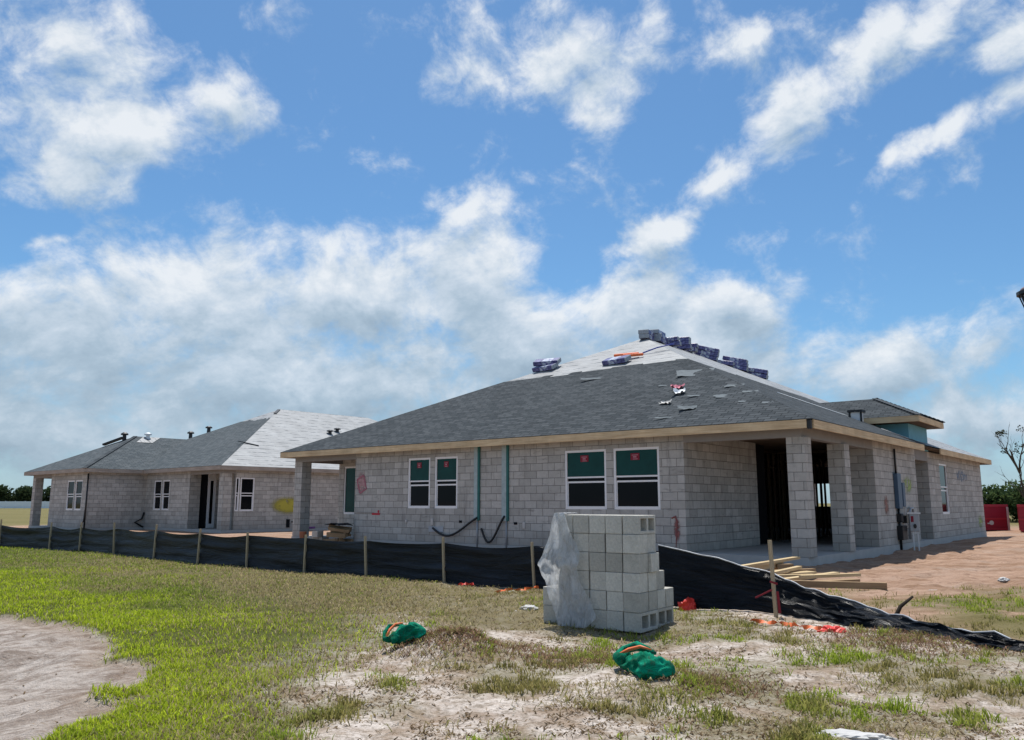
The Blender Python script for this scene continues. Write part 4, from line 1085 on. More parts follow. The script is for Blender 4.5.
# plastic sheet
def face_pt(a_, z, out): return corner + pd * a_ + Vector((0, 0, z)) - qd * out
mb = MB(); N1, N2 = 44, 26; P = {}
lft = [(0, 1.05), (.25, 1.15), (.48, 1.25), (.6, 1.20), (.75, 1.12), (1, .98)]; rgt = [(0, .93), (.2, .84), (.35, .70), (.48, .72), (.62, .72), (.75, .60), (.9, .50), (1, .62)]
for i in range(N1 + 1):
    s_ = i / N1; l_ = np.interp(s_, [q[0] for q in lft], [q[1] for q in lft]); r_ = np.interp(s_, [q[0] for q in rgt], [q[1] for q in rgt])
    for j in range(N2 + 1):
        f = j / N2; a_ = l_ + (r_ - l_) * f + .02 * mnoise.noise((s_ * 7, j * 3.0, 3)) * (1 if j in (0, N2) else 0)
        z = 1.245 * (1 - s_) + .012
        out = .035 + .05 * abs(mnoise.noise((a_ * 9, s_ * 3.5, 1))) + .06 * s_ * abs(mnoise.noise((a_ * 16, s_ * 2, 8))) + .05 * math.exp(-((s_ - .46) / .12) ** 2) * (1 + mnoise.noise((a_ * 12, s_ * 14, 4))) + (.05 * (s_ - .8) / .2 if s_ > .8 else 0)
        if s_ > .5 and a_ > 1.05: out += .02
        P[i, j] = (face_pt(a_, z, out), (a_, s_ * 1.2))
top = {}
for j in range(N2 + 1):
    for i2, (ou, zz) in enumerate(((-.02, 1.246), (-.14, 1.243), (-.26, 1.244))):
        a_ = P[0, j][1][0]; top[i2, j] = (face_pt(a_ + .015 * mnoise.noise((j * .7, i2, 0)), zz + .012 * mnoise.noise((j * .6, i2 * 2.0, 5)) + .012, ou), (a_, -.1 * (i2 + 1)))
for i in range(N1):
    for j in range(N2):
        q = [P[i, j], P[i + 1, j], P[i + 1, j + 1], P[i, j + 1]]; mb.poly([x_[0] for x_ in q], [x_[1] for x_ in q])
for j in range(N2):
    q = [P[0, j], P[0, j + 1], top[0, j + 1], top[0, j]]; mb.poly([x_[0] for x_ in q], [x_[1] for x_ in q])
    for i2 in range(2):
        q = [top[i2, j], top[i2, j + 1], top[i2 + 1, j + 1], top[i2 + 1, j]]; mb.poly([x_[0] for x_ in q], [x_[1] for x_ in q])
o = mb.build('plastic_sheet', M['plastic'], None, smooth=True); tag(o, 'torn clear plastic sheet hanging over the left end of the block stack', 'plastic sheet')

# ------------------------------------------------------------------ green bags, tape, litter
def lump(nu, nv, fn):
    mb = MB(); P = {}
    for i in range(nu + 1):
        for j in range(nv):
            P[i, j] = fn(i / nu, 2 * math.pi * j / nv)
    for i in range(nu):
        for j in range(nv):
            j2 = (j + 1) % nv; mb.poly([P[i, j], P[i, j2], P[i + 1, j2], P[i + 1, j]])
    mb.poly([P[0, j] for j in range(nv)][::-1]); mb.poly([P[nu, j] for j in range(nv)])
    return mb
def bag(loc, rz, label, L_, W_, H_, seed, mirror=1, tilt=0.0):
    root = empty('sandbag', loc, rz); root.rotation_euler[1] = tilt; tag(root, label, 'sandbag', 'green mesh bags lying on the sand')
    def fn(s_, th):
        env = max(0.05, math.sin(math.pi * min(1, s_ * .92 + .06))) ** .55 * (.62 + .5 * s_)
        x = (s_ - .5) * L_ * mirror
        y = math.cos(th) * W_ / 2 * env; z = math.sin(th) * H_ / 2 * env
        nse = mnoise.noise((x * 7 + seed, y * 9, z * 9)) * .03 - abs(mnoise.noise((x * 11 + seed, y * 15, z * 15))) * .05 + mnoise.noise((x * 30, y * 18, z * 24 + seed)) * .012
        fold = .022 * (abs(math.sin(s_ * 8 + th * 1.3 + seed)) - .6) * (1 if math.sin(th) > -.5 else .2)
        r_ = 1 + (nse + fold) / max(.1, H_ / 2 * env)
        y *= r_; z *= r_
        if z < 0: z *= .55
        return (x, y + .05 * math.sin(s_ * 4 + seed), z + H_ * .27)
    lump(64, 56, fn).build('body', M['green_cloth'], root, smooth=True)
    tp = [Vector((a_ * mirror * L_ / .58, b_, c_ * H_ / .33)) for (a_, b_, c_) in ((-.20, .03, .12), (-.31, .06, .12), (-.37, .12, .13), (-.33, .19, .18), (-.22, .22, .215), (-.08, .21, .20), (.0, .18, .17))]
    mb = MB(); mb.tube(tp, [k_ * L_ / .58 for k_ in (.075, .055, .045, .04, .042, .034, .02)], 12)
    mb.v = [(p[0] + .02 * mnoise.noise((p[0] * 22, p[1] * 22, p[2] * 22)), p[1], p[2] + .02 * mnoise.noise((p[0] * 25 + 5, p[1] * 20, p[2] * 20))) for p in mb.v]
    mb.build('tied_neck', M['green_cloth'], root, smooth=True)
    mb = MB(); mb.tube([(-.33 * L_ / .58, .04, .13), (-.24 * L_ / .58, .12, .20 * H_ / .33), (-.12 * L_ / .58, .13, .235 * H_ / .33), (.0, .12, .22 * H_ / .33)], [.008, .014, .012, .006], 6); mb.build('orange_tie', M['orange'], root, smooth=True)
    return root
bag((1.01, 6.45, gz(1.01, 6.45) - .02), -.62, 'green mesh sandbag in front of the block stack, orange tie at its left end', .48, .29, .29, 2.0)
bag((-.93, 7.74, gz(-.93, 7.74) - .01), .30, 'green mesh sandbag at the edge of the turf beside a brown hummock', .32, .24, .26, 6.3, 1, -.30)

def ribbon(name, pts, w_, mat, label, cat, grp=None):
    mb = MB(); v = [Vector((p[0], p[1], gz(p[0], p[1]) + p[2])) for p in pts]
    # densify
    d = []
    for a_, c_ in zip(v[:-1], v[1:]):
        for k in range(6): d.append(a_.lerp(c_, k / 6) + Vector((mnoise.noise((k, a_.x * 9, 0)) * .04, mnoise.noise((k, a_.y * 9, 4)) * .04, abs(mnoise.noise((k * 1.3, a_.x * 5, 9))) * .04)))
    d.append(v[-1])
    L_, Rr = [], []
    for i, p in enumerate(d):
        t_ = (d[min(i + 1, len(d) - 1)] - d[max(0, i - 1)]).normalized(); an = i * .8
        sd = t_.cross(Vector((0, 0, 1))).normalized() * math.cos(an) + Vector((0, 0, 1)) * abs(math.sin(an))
        L_.append(p - sd * w_ / 2); Rr.append(p + sd * w_ / 2)
    for i in range(len(d) - 1): mb.poly([L_[i], L_[i + 1], Rr[i + 1], Rr[i]])
    o = mb.build(name, mat, None, smooth=True); tag(o, label, cat, grp); return o
ribbon('warning_tape', [(2.75, 9.75, .02), (2.95, 9.5, .03), (3.1, 9.42, .02), (3.22, 9.22, .03), (3.4, 9.05, .02)], .05, M['orange'], 'tangled orange warning tape on the sand below the collapsed fence', 'tape')
ribbon('warning_tape', [(-.28, 12.9, .02), (-.05, 12.75, .04), (.18, 12.85, .03), (.42, 13.15, .05)], .045, M['orange'], 'orange warning tape on the grass left of the block stack', 'tape')
ribbon('warning_tape', [(-.9, 13.9, .03), (-.75, 13.85, .05), (-.62, 13.92, .03)], .05, M['red_plastic'], 'scrap of red tape at the foot of the upright fence', 'tape')
def crumple(name, x, y, sx, sy, sz, mat, label, cat, seed, rz=0):
    def fn(s_, th):
        a_ = math.pi * (s_ * .96 + .02); v = Vector((math.cos(a_), math.sin(a_) * math.cos(th), math.sin(a_) * math.sin(th)))
        r_ = 1 + .45 * mnoise.noise(v * 1.7 + Vector((seed, 0, 0))) + .25 * mnoise.noise(v * 4.5 + Vector((0, seed, 0)))
        return (v.x * sx * r_, v.y * sy * r_, max(-.3, v.z) * sz * r_)
    o = lump(20, 20, fn).build(name, mat, None, smooth=False, loc=(x, y, gz(x, y) + sz * .25), rot=(0, 0, rz)); tag(o, label, cat); return o
crumple('red_bag', 2.40, 11.5, .13, .08, .12, M['red_plastic'], 'crumpled bright red plastic bag at the right foot of the block stack', 'bag', 3)
crumple('red_bag', 3.42, 8.98, .13, .07, .05, M['red_plastic'], 'flat red plastic scrap at the end of the orange tape', 'plastic scrap', 5)
crumple('plastic_scrap', .22, 10.75, .10, .08, .04, M['paper_white'], 'dirty white plastic lump on the grass left of the block stack', 'plastic scrap', 7, .4)
crumple('plastic_scrap', .1, 12.9, .15, .05, .02, M['paper_white'], 'thin white strip lying beside orange tape on the grass', 'plastic scrap', 12, -.2)
crumple('plastic_scrap', 2.0, 5.02, .20, .07, .03, M['paper_white'], 'white sheet scrap on the sand at the very front', 'plastic scrap', 9, -.25)
crumple('plastic_scrap', 6.6, 13.0, .13, .035, .02, M['paper_white'], 'white strip on the bare dirt near the dark stick', 'plastic scrap', 14, -.2)
crumple('plastic_scrap', 8.42, 14.3, .09, .07, .05, M['paper_white'], 'small white rag on the weeds at the right edge', 'plastic scrap', 15)
mb = MB(); mb.tube([(4.25, 9.48, gz(4.25, 9.48) - .02), (4.42, 9.55, .0), (4.60, 9.62, .10)], [.03, .022, .014], 7); o = mb.build('stick', M['twig'], None, smooth=True); tag(o, 'short dark stick leaning out of the ground behind the collapsed fence', 'stick')

# ------------------------------------------------------------------ lumber pile near the porch
lum = [((4.15, 15.25, .0), (5.82, 16.95, .06), .12, .05, 'lumber', 'topmost long pale board of the lumber pile'), ((4.25, 15.35, -.07), (5.35, 16.6, -.03), .14, .09, 'lumber', 'second long pale board of the pile, under the topmost'),
       ((5.15, 16.3, -.10), (5.5, 16.4, -.10), .16, .16, 'lumber_dark', 'short brown wood block propping the boards of the pile'), ((4.25, 14.75, -.12), (5.5, 15.3, -.10), .24, .05, 'lumber', 'wide pale plank in the middle of the lumber pile'),
       ((4.4, 13.75, -.10), (5.8, 14.9, -.08), .13, .05, 'lumber', 'pale board crossing in front of the wide plank'), ((4.75, 13.75, -.04), (5.85, 14.05, -.03), .09, .05, 'lumber', 'thin pale board lying behind the thick timber'),
       ((4.2, 13.32, -.10), (5.8, 12.95, -.11), .10, .10, 'lumber_dark', 'thick brown timber nearest the viewer in the pile'), ((5.1, 13.95, -.15), (5.9, 14.35, -.15), .2, .05, 'lumber_dark', 'short brown board lying flat behind the thick timber'),
       ((4.3, 14.2, -.08), (5.2, 14.4, -.08), .09, .06, 'lumber', 'slim board resting left in the pile'), ((5.45, 12.75, -.18), (5.75, 12.72, -.18), .05, .02, 'lumber', 'small wood offcut at the end of the thick timber'),
       ((4.1, 14.0, -.06), (5.35, 15.5, -.02), .10, .05, 'lumber', 'pale board slanting over the left of the pile'),        ((4.9, 15.9, -.13), (5.9, 16.3, -.13), .12, .05, 'lumber_dark', 'brown stub board at the back of the pile')]
for (p, q, w_, h_, mt, lb) in lum:
    mid = [(p[i] + q[i]) / 2 for i in range(3)]
    mb = MB(); mb.obox([p[i] - mid[i] for i in range(3)], [q[i] - mid[i] for i in range(3)], w_, h_)
    o = mb.build('lumber_board', M[mt], None, loc=mid); tag(o, lb, 'board', 'loose boards piled by the porch')

# ------------------------------------------------------------------ clutter by the left porch
c0 = HW(17.0, -1.0, 0)
def at_house(u, v, z=0): return HW(u, v, z)
for j, (dz, ww, lb) in enumerate(((0, .62, 'bottom tier of the brown lumber offcut stack at the left porch'), (.19, .56, 'middle tier of the brown lumber offcut stack at the left porch'), (.38, .58, 'top tier of the brown lumber offcut stack at the left porch'))):
    mb = MB()
    for k in range(4):
        e0, e1 = random.uniform(-.42, -.25), random.uniform(.22, .42); dd = random.uniform(-.07, .07)
        mb.obox((e0, -.26 + k * .17, random.uniform(-.03, .03)), (e1, -.24 + k * .17 + dd, random.uniform(-.04, .04)), random.uniform(.08, .15), random.uniform(.07, .16))
    p = at_house(15.2, -.38, -.05 + dz); o = mb.build('wood_stack', M['lumber_dark'], None, loc=p, rot=(.05 * (j - 1), .06 * j, -MYAW + .35 * j)); tag(o, lb, 'wood stack', 'offcut tiers by the left porch')
mb = MB()
for i in range(8):
    for k in range(6):
        f_ = lambda a_, c_: (a_ * .1 - .4, c_ * .1 - .3, .05 * mnoise.noise((a_ * .9, c_ * .9, 3)) - .03 * ((a_ - 4) ** 2 / 8))
        mb.poly([f_(i, k), f_(i + 1, k), f_(i + 1, k + 1), f_(i, k + 1)])
o = mb.build('black_sheet', M['fabric'], None, smooth=True, loc=at_house(15.2, -.38, .50), rot=(0, 0, -MYAW)); tag(o, 'black sheet thrown over the brown offcut stack at the left porch', 'sheet')
for j in range(3):
    o = bpy.data.objects.new('concrete_block', BM['up']); COL.objects.link(o); o.location = at_house(15.95 - .05 * j, -.7 + (.22 if j == 1 else 0), -.05 + (.2 if j == 2 else 0)); o.rotation_euler = (0, 0, .3 + j * .5)
    tag(o, ['loose concrete block on the dirt, front one beside the offcut stack', 'loose concrete block on the dirt, rear one beside the offcut stack', 'loose concrete block lying on top of two others at the left porch'][j], 'concrete block', 'loose blocks at the left porch')
mb = MB(); mb.tube([(0, 0, 0), (0, 0, .34)], [.10, .12], 12); p = at_house(16.5, -.8, -.12); o = mb.build('bucket', simple('rusty_orange', (.32, .13, .07), .7), None, loc=p, smooth=False); tag(o, 'small rusty orange bucket beside the left porch column', 'bucket')
# utility pedestal
px_, py_ = 11.62, 23.9; root = empty('utility_pedestal', (px_, py_, gz(px_, py_)), -.35); root.scale = (.6, .8, .95); tag(root, 'grey utility box on two posts beside the entry', 'utility box')
for dx in (-.05, .16):
    mb = MB(); mb.box((dx - .03, -.03, -.1), (dx + .03, .03, .72)); mb.build('post', M['white_metal'], root)
mb = MB(); mb.box((-.18, -.09, .6), (.24, .09, 1.12)); mb.build('box', M['grey_metal'], root, bevel=.015)
mb = MB(); mb.box((-.26, -.11, 1.12), (.32, .11, 1.17)); mb.build('top_rail', M['white_metal'], root)
mb = MB(); mb.box((-.12, -.10, .88), (.0, -.092, 1.06)); mb.build('red_label', M['red_label'], root)
mb = MB(); mb.tube([(.04, -.09, .76), (.04, -.14, .76)], .07, 12); mb.build('meter_dial', M['black'], root)

# ------------------------------------------------------------------ dumpsters
def dumpster(loc, wid, rz, label):
    root = empty('dumpster', loc, rz); tag(root, label, 'dumpster', 'red dumpsters beyond the garage')
    mb = MB(); Hh, Dp = 1.28, 4.6
    for (a_, c_) in (((0, 0, .08), (wid, .06, Hh)), ((0, Dp - .06, .08), (wid, Dp, Hh)), ((0, .06, .08), (.06, Dp - .06, Hh)), ((wid - .06, .06, .08), (wid, Dp - .06, Hh)), ((0.06, .06, .08), (wid - .06, Dp - .06, .16))): mb.box(a_, c_)
    mb.build('body', M['dumpster'], root)
    mb = MB(); mb.box((-.04, -.05, Hh - .09), (wid + .04, .0, Hh + .03)); mb.box((wid, .0, Hh - .09), (wid + .05, Dp, Hh + .03)); mb.box((-.05, 0, Hh - .09), (0, Dp, Hh + .03)); mb.box((0, -.04, .58), (wid, .0, .66)); mb.box((0, -.04, .06), (wid, 0, .16))
    for k in range(9): mb.box((wid, .3 + k * .5, .1), (wid + .05, .38 + k * .5, Hh - .09)); mb.box((-.05, .3 + k * .5, .1), (0, .38 + k * .5, Hh - .09))
    mb.build('rim', M['dumpster_rim'], root)
    mb = MB(); mb.box((wid - .05, -.055, .06), (wid + .055, -.045, Hh - .09)); mb.build('corner_post', simple('pale_edge', (.5, .42, .40), .6), root)
    mb = MB(); mb.tube([(wid * .66, -.005, .42), (wid * .66, -.02, .42)], .11, 10); mb.box((wid * .66 - .2, -.012, .36), (wid * .66 - .05, -.002, .42)); mb.build('white_decal', M['paper_white'], root)
    return root
dumpster((22.0, 40.6, -.22), 2.38, 0, 'red dumpster showing a white decal, half hidden by the garage corner')
dumpster((23.85, 38.8, -.22), 2.4, -.57, 'red dumpster cut off by the right edge of the photo')

# ------------------------------------------------------------------ street lamp
lx, ly = 13.27, 20.0; root = empty('street_lamp', (lx, ly, gz(lx, ly))); tag(root, 'black lantern street lamp at the right edge of the photo', 'street lamp')
zb = -gz(lx, ly)
mb = MB(); mb.tube([(0, 0, 0), (0, 0, .5), (0, 0, .55), (0, 0, 5.75 + zb)], [.12, .11, .07, .05], 12); mb.build('post', M['black'], root, smooth=True)
mb = MB()
for k in range(8):
    a_ = 2 * math.pi * k / 8; mb.obox((.17 * math.cos(a_), .17 * math.sin(a_), 5.75 + zb), (.36 * math.cos(a_), .36 * math.sin(a_), 6.38 + zb), .03, .03)
mb.tube([(0, 0, 6.38 + zb), (0, 0, 6.46 + zb)], [.42, .42], 16); mb.tube([(0, 0, 5.70 + zb), (0, 0, 5.76 + zb)], .2, 12); mb.build('lantern_frame', M['black'], root)
mb = MB(); mb.tube([(0, 0, 5.78 + zb), (0, 0, 6.37 + zb)], [.155, .33], 16); mb.build('lantern_glass', simple('smoky_glass', (.25, .24, .26), .2, .5), root, smooth=True)
mb = MB(); mb.tube([(0, 0, 6.465 + zb), (0, 0, 6.56 + zb), (0, 0, 6.72 + zb)], [.36, .30, .06], 16); mb.build('lantern_cap', simple('copper_cap', (.22, .15, .14), .5, .4), root, smooth=True)

# ------------------------------------------------------------------ trees and far fence
def leaves(name, parent, pts, size, c1, c2):
    n = len(pts); P = np.array(pts); a = RNG.normal(size=(n, 3)); a /= np.linalg.norm(a, axis=1)[:, None]
    b_ = np.cross(a, RNG.normal(size=(n, 3))); b_ /= np.linalg.norm(b_, axis=1)[:, None]
    s_ = size * (.6 + .8 * RNG.random((n, 1)))
    V = np.stack([P - a * s_, P + b_ * s_ * .5, P + a * s_, P - b_ * s_ * .5], 1).astype(np.float32)
    me = bpy.data.meshes.new(name); me.vertices.add(n * 4); me.vertices.foreach_set('co', V.ravel())
    me.loops.add(n * 4); me.loops.foreach_set('vertex_index', np.arange(n * 4, dtype=np.int32))
    me.polygons.add(n); me.polygons.foreach_set('loop_start', np.arange(0, n * 4, 4, dtype=np.int32)); me.polygons.foreach_set('loop_total', np.full(n, 4, dtype=np.int32)); me.update()
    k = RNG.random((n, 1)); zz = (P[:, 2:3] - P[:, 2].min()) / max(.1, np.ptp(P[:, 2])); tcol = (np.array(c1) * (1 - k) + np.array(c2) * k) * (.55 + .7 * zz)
    ca = me.color_attributes.new('tint', 'FLOAT_COLOR', 'POINT'); tc = np.ones((n, 4, 4), np.float32); tc[:, :, :3] = tcol[:, None, :]; ca.data.foreach_set('color', tc.ravel())
    me.materials.append(M['leaf']); o = bpy.data.objects.new(name, me); COL.objects.link(o); o.parent = parent; return o
def crown_pts(n, blobs):
    out = []
    for (cx, cy, cz, r_, rz_) in blobs:
        m_ = int(n / len(blobs)); d = RNG.normal(size=(m_, 3)); d /= np.linalg.norm(d, axis=1)[:, None]
        d *= (RNG.random((m_, 1)) ** .4); d[:, 2] *= rz_ / r_; out.append(d * r_ + np.array([cx, cy, cz]))
    return np.concatenate(out)
def tree(x, y, H_, Wd, label, nleaf, size, c1, c2, name='tree', trunk_h=.4, cat='tree', group=None, seed=0):
    rnd = random.Random(seed); root = empty(name, (x, y, -.25)); tag(root, label, cat, group)
    mb = MB(); mb.tube([(0, 0, 0), (.05 * H_ * .2, 0, H_ * .35), (0, 0, H_ * .7)], [H_ * .028, H_ * .02, H_ * .008], 7)
    bl = []
    for k in range(11):
        an = rnd.random() * 6.28; rr = Wd / 2 * rnd.uniform(.15, .75); zz = H_ * (trunk_h + (1 - trunk_h) * rnd.uniform(.1, .82))
        r_ = Wd * rnd.uniform(.14, .26); bl.append((rr * math.cos(an), rr * math.sin(an), zz, r_, r_ * .75))
        mb.tube([(0, 0, H_ * .3), (rr * .5 * math.cos(an), rr * .5 * math.sin(an), (H_ * .3 + zz) / 2 + .05 * H_), (rr * math.cos(an), rr * math.sin(an), zz)], [H_ * .012, H_ * .008, H_ * .003], 5)
    mb.build('trunk', M['bark'], root, smooth=True)
    leaves('crown', root, crown_pts(nleaf, bl), size, c1, c2); return root
# right: bushes and a nearly bare tree
tree(31.3, 58, 2.8, 4.6, 'dark green shrub with an uneven crown behind the first dumpster', 2600, .17, (.03, .055, .025), (.10, .14, .05), 'shrub', .05, 'shrub', None, 3)
tree(34.0, 60, 2.5, 4.8, 'dense dark bush between the two dumpsters', 3000, .17, (.03, .055, .025), (.10, .14, .05), 'shrub', .05, 'shrub', None, 4)
tree(37.8, 61, 2.9, 4.8, 'broad dark bush at the right edge behind the second dumpster', 3000, .17, (.03, .055, .025), (.10, .14, .05), 'shrub', .05, 'shrub', None, 5)
bare = empty('bare_tree', (35.6, 56.0, -.25)); tag(bare, 'nearly leafless grey tree rising above the bushes at right', 'tree')
mb = MB(); tips = []
rnd = random.Random(21)
def branch(p, d, l_, r_, lev):
    pts = [Vector(p)]; rs = [r_]
    for k in range(4):
        d = (d + Vector((rnd.uniform(-.22, .22), rnd.uniform(-.22, .22), rnd.uniform(-.05, .12)))).normalized(); pts.append(pts[-1] + d * l_ / 4); rs.append(r_ * (1 - .17 * (k + 1)))
    mb.tube(pts, rs, 6)
    if lev < 4:
        for k in range(3 if lev < 2 else 2):
            q = pts[rnd.choice((2, 3, 4))]; nd = (d + Vector((rnd.uniform(-.9, .9), rnd.uniform(-.5, .5), rnd.uniform(-.15, .5)))).normalized()
            branch(q, nd, l_ * rnd.uniform(.5, .75), r_ * .5, lev + 1)
    else: tips.append(pts[-1])
branch((0, 0, 0), Vector((-.22, 0, 1)), 3.6, .14, 0)
branch((.1, 0, .2), Vector((-.55, 0, 1)), 2.6, .09, 1)
mb.build('trunk', M['bark'], bare, smooth=True)
leaves('crown', bare, crown_pts(260, [(t_.x, t_.y, t_.z, .3, .25) for t_ in tips[::5]]), .09, (.04, .05, .03), (.09, .09, .05))
# left: far tree line in separate trees, and the white fence in front of it
tl_ = [(-152, 238, 5.2, 9), (-146, 236, 6.6, 8), (-141, 240, 5.4, 9), (-136.5, 236, 5.9, 8), (-131.5, 238, 5.6, 9), (-126, 240, 5.2, 9), (-120.5, 236, 5.4, 8), (-115, 240, 5.0, 9)]
wl = ['leftmost low tree', 'tallest pointed tree', 'broad tree right of the tallest', 'round tree nearest the far house porch', 'tree seen beside the porch column', 'tree seen through the far porch opening', 'low tree right of the porch opening', 'last tree behind the far house']
for i, (x, y, h_, wd) in enumerate(tl_):
    tree(x, y, h_ + .4, wd + 3, '%s in the distant tree line behind the white fence' % wl[i], 2600, .42, (.025, .042, .022), (.06, .082, .035), 'distant_tree', .08, 'tree', 'distant trees beyond the white fence', 40 + i)
ff = empty('white_fence', (-130, 205, -.2)); tag(ff, 'long pale fence far across the field at left', 'fence')
mb = MB(); mb.obox((-60, 0, .9), (62, 0, .9), .06, 1.7); mb.build('panel', M['far_white'], ff)
mb = MB()
for k in range(50): mb.box((-60 + k * 2.45, -.09, 0), (-59.87 + k * 2.45, .09, 1.85))
mb.build('posts', M['far_white'], ff)

# ------------------------------------------------------------------ sky, sun, camera
world = bpy.data.worlds.new('World'); world.cycles.sampling_method = 'MANUAL'; world.cycles.sample_map_resolution = 512; sc.world = world; world.use_nodes = True
t = NT(world.node_tree); t.n.clear()
out = t.new('ShaderNodeOutputWorld'); bg = t.new('ShaderNodeBackground'); t.link(bg.outputs[0], out.inputs[0])
SKY = .1; bg.inputs[1].default_value = SKY
SUN_EL, SUN_AZ = R(70), R(-4)      # azimuth from +Y towards +X
sky = t.new('ShaderNodeTexSky'); sky.sky_type = 'NISHITA'; sky.sun_disc = False; sky.sun_elevation = SUN_EL; sky.sun_rotation = SUN_AZ
sky.air_density = 1.0; sky.dust_density = .6; sky.ozone_density = 2.0
dirn = coords(t, 'Generated')
nrm = t.new('ShaderNodeVectorMath', operation='NORMALIZE'); t.link(dirn, nrm.inputs[0])
sp = t.new('ShaderNodeSeparateXYZ'); t.link(nrm.outputs[0], sp.inputs[0])
az = t.math('ARCTAN2', sp.outputs[0], sp.outputs[1]); el = t.math('ARCSINE', sp.outputs[2])
cb = t.new('ShaderNodeCombineXYZ'); t.link(az, cb.inputs[0]); t.link(el, cb.inputs[1]); q = cb.outputs[0]
BLOBS = [
    (-0.500, 0.085, 0.400, 0.075, 0, 0.95),
    (-0.300, 0.130, 0.350, 0.080, 4, 1.03),
    (-0.553, 0.479, 0.145, 0.059, 5, 0.95),
    (-0.466, 0.428, 0.164, 0.083, 15, 1.06),
    (-0.523, 0.365, 0.116, 0.064, 0, 0.90),
    (-0.386, 0.463, 0.078, 0.065, 30, 0.90),
    (-0.526, 0.285, 0.072, 0.018, 20, 0.59),
    (-0.063, 0.532, 0.116, 0.060, 30, 0.66),
    (0.077, 0.531, 0.149, 0.093, 10, 0.87),
    (0.102, 0.470, 0.065, 0.044, 0, 0.85),
    (-0.149, 0.569, 0.074, 0.036, 0, 0.64),
    (0.183, 0.562, 0.081, 0.049, 30, 0.64),
    (0.277, 0.396, 0.083, 0.034, 35, 0.90),
    (0.350, 0.437, 0.123, 0.056, 38, 1.06),
    (0.434, 0.486, 0.123, 0.060, 38, 1.06),
    (0.512, 0.514, 0.128, 0.050, 20, 0.95),
    (0.320, 0.525, 0.090, 0.043, 10, 0.66),
    (0.578, 0.468, 0.082, 0.049, 20, 0.90),
    (0.457, 0.368, 0.055, 0.019, 25, 0.74),
    (0.521, 0.391, 0.099, 0.030, 25, 0.90),
    (0.586, 0.407, 0.069, 0.041, 25, 0.95),
    (0.188, 0.332, 0.087, 0.032, 25, 1.12),
    (0.144, 0.312, 0.053, 0.021, 10, 0.77),
    (-0.517, 0.179, 0.202, 0.114, 0, 1.19),
    (-0.365, 0.227, 0.221, 0.112, 8, 1.19),
    (-0.202, 0.249, 0.228, 0.105, 8, 1.19),
    (-0.079, 0.266, 0.174, 0.094, 20, 1.19),
    (-0.064, 0.350, 0.080, 0.042, 20, 1.01),
    (0.010, 0.193, 0.188, 0.100, 0, 1.19),
    (-0.258, 0.133, 0.523, 0.112, 0, 1.12),
    (-0.470, 0.079, 0.319, 0.082, 0, 0.89),
    (0.136, 0.234, 0.140, 0.076, 20, 1.25),
    (0.258, 0.243, 0.126, 0.050, 5, 1.25),
    (0.231, 0.182, 0.193, 0.090, 0, 1.19),
    (0.358, 0.181, 0.083, 0.049, 20, 0.83),
    (0.430, 0.145, 0.154, 0.053, 12, 1.04),
    (0.544, 0.160, 0.092, 0.045, 15, 0.95),
    (0.506, 0.094, 0.166, 0.067, 0, 0.88),
]
SKYTINT = (.70, 1.03, 1.22, 1)
away = t.step(t.math('ABSOLUTE', az), .72, 1.0)
high = t.step(el, .62, .85)
def blob_field(vec):
    f = None
    for (a_, e_, ra, re, rot, amp) in BLOBS:
        mp = t.mapping(vec, (ra * 1.22, re * 1.22, 1), (a_, e_, 0), (0, 0, R(rot)), 'TEXTURE')
        gr = t.new('ShaderNodeTexGradient', gradient_type='SPHERICAL'); t.link(mp, gr.inputs[0])
        val = t.math('MULTIPLY', gr.outputs['Fac'], amp)
        f = val if f is None else t.math('SMOOTH_MAX', f, val, .22)
    # the rest of the sky, away from the view, carries scattered cloud too
    return t.math('MAXIMUM', f, t.math('MULTIPLY', t.math('MAXIMUM', away, high), .42))
def cloud_noise(vec, det):
    warp = t.noise(vec, 5.0, 3, .5, out=1)
    wsub = t.new('ShaderNodeVectorMath', operation='MULTIPLY_ADD'); t.link(warp, wsub.inputs[0]); wsub.inputs[1].default_value = (.10, .08, 0); t.link(vec, wsub.inputs[2])
    return t.noise(wsub.outputs[0], 10.0, det, .64)
ROT = (0, 0, R(-22))
def density(vec, det):
    wn = t.noise(vec, 6.0, 5, .6, out=1)
    wv_ = t.new('ShaderNodeVectorMath', operation='MULTIPLY_ADD'); t.link(wn, wv_.inputs[0]); wv_.inputs[1].default_value = (.12, .09, 0); t.link(vec, wv_.inputs[2])
    sh_ = t.new('ShaderNodeVectorMath', operation='ADD'); t.link(wv_.outputs[0], sh_.inputs[0]); sh_.inputs[1].default_value = (-.06, -.045, 0)
    warped = sh_.outputs[0]
    n = cloud_noise(t.mapping(vec, (1.0, 1.22, 1), (0, 0, 0), ROT), det)
    return t.math('ADD', t.math('MULTIPLY', blob_field(warped), 1.15), t.math('MULTIPLY_ADD', n, 2.3, -1.47))
up = t.new('ShaderNodeVectorMath', operation='ADD'); t.link(q, up.inputs[0]); up.inputs[1].default_value = (-.008, .030, 0)
dens = density(q, 9); dens_up = density(up.outputs[0], 5)
nl = t.noise(t.mapping(q, (1, 1.7, 1), (0, 0, 0), ROT), 7.0, 6, .62)
mask = t.step(dens, -.05, .68)
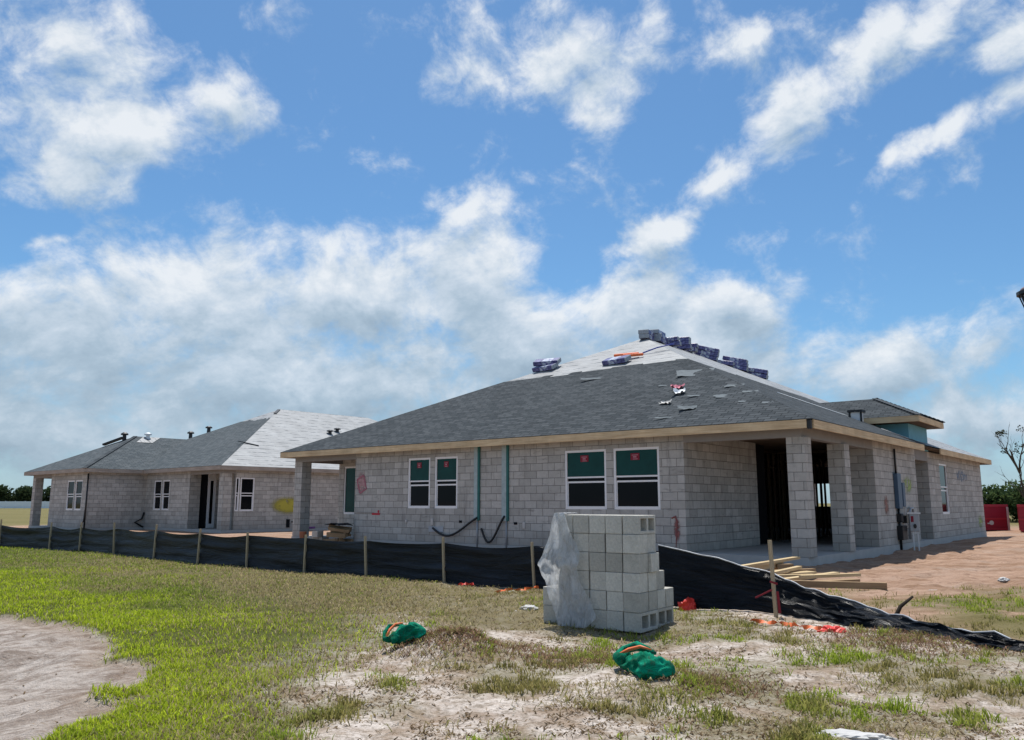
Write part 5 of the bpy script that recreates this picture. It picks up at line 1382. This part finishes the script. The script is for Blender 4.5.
# lit from above: bright where the cloud thins out towards the sun, grey in the thick parts and low down
lit = t.math('MULTIPLY_ADD', t.math('SUBTRACT', dens, dens_up), .62, .57)
lit = t.math('ADD', lit, t.math('MULTIPLY', t.math('SUBTRACT', .55, dens), .20))
lit = t.math('ADD', lit, t.math('MULTIPLY_ADD', t.step(el, .06, .36), .40, -.24))
lit = t.math('ADD', lit, t.math('MULTIPLY_ADD', nl, 1.5, -.75))
ccol = t.ramp(lit, [(0.0, (.32, .42, .52)), (.35, (.43, .54, .645)), (.65, (.60, .69, .785)), (1.0, (.86, .895, .93))])
ccol = t.mix(1.0, ccol, (1 / SKY, 1 / SKY, 1 / SKY, 1), 'MULTIPLY')
skyc = t.mix(1.0, sky.outputs[0], SKYTINT, 'MULTIPLY')
haze = t.math('MULTIPLY', t.step(el, .17, .0), .5)
skyc = t.mix(haze, skyc, tuple(x_ / SKY for x_ in (.43, .56, .74)) + (1,))
t.link(t.mix(t.math('MULTIPLY', mask, .93), skyc, ccol), bg.inputs[0])

sun = bpy.data.lights.new('sun', 'SUN'); sun.energy = 5.0; sun.angle = R(.53); sun.color = (1.0, .96, .90)
so = bpy.data.objects.new('sun', sun); COL.objects.link(so)
sd = Vector((math.cos(SUN_EL) * math.sin(SUN_AZ), math.cos(SUN_EL) * math.cos(SUN_AZ), math.sin(SUN_EL)))
so.rotation_euler = sd.to_track_quat('Z', 'Y').to_euler(); so.location = sd * 60

cam = bpy.data.cameras.new('camera'); cam.lens = 811.88 / 1024 * 36; cam.sensor_width = 36; cam.clip_start = .05; cam.clip_end = 6000
co_ = bpy.data.objects.new('camera', cam); COL.objects.link(co_); co_.location = (0, 0, 1.161); co_.rotation_euler = (R(90) + .1623, 0, 0)
sc.camera = co_
sc.view_settings.view_transform = 'Standard'; sc.view_settings.look = 'None'; sc.view_settings.exposure = 0; sc.view_settings.gamma = 1
sc.cycles.max_bounces = 8; sc.cycles.diffuse_bounces = 4; sc.cycles.transparent_max_bounces = 8
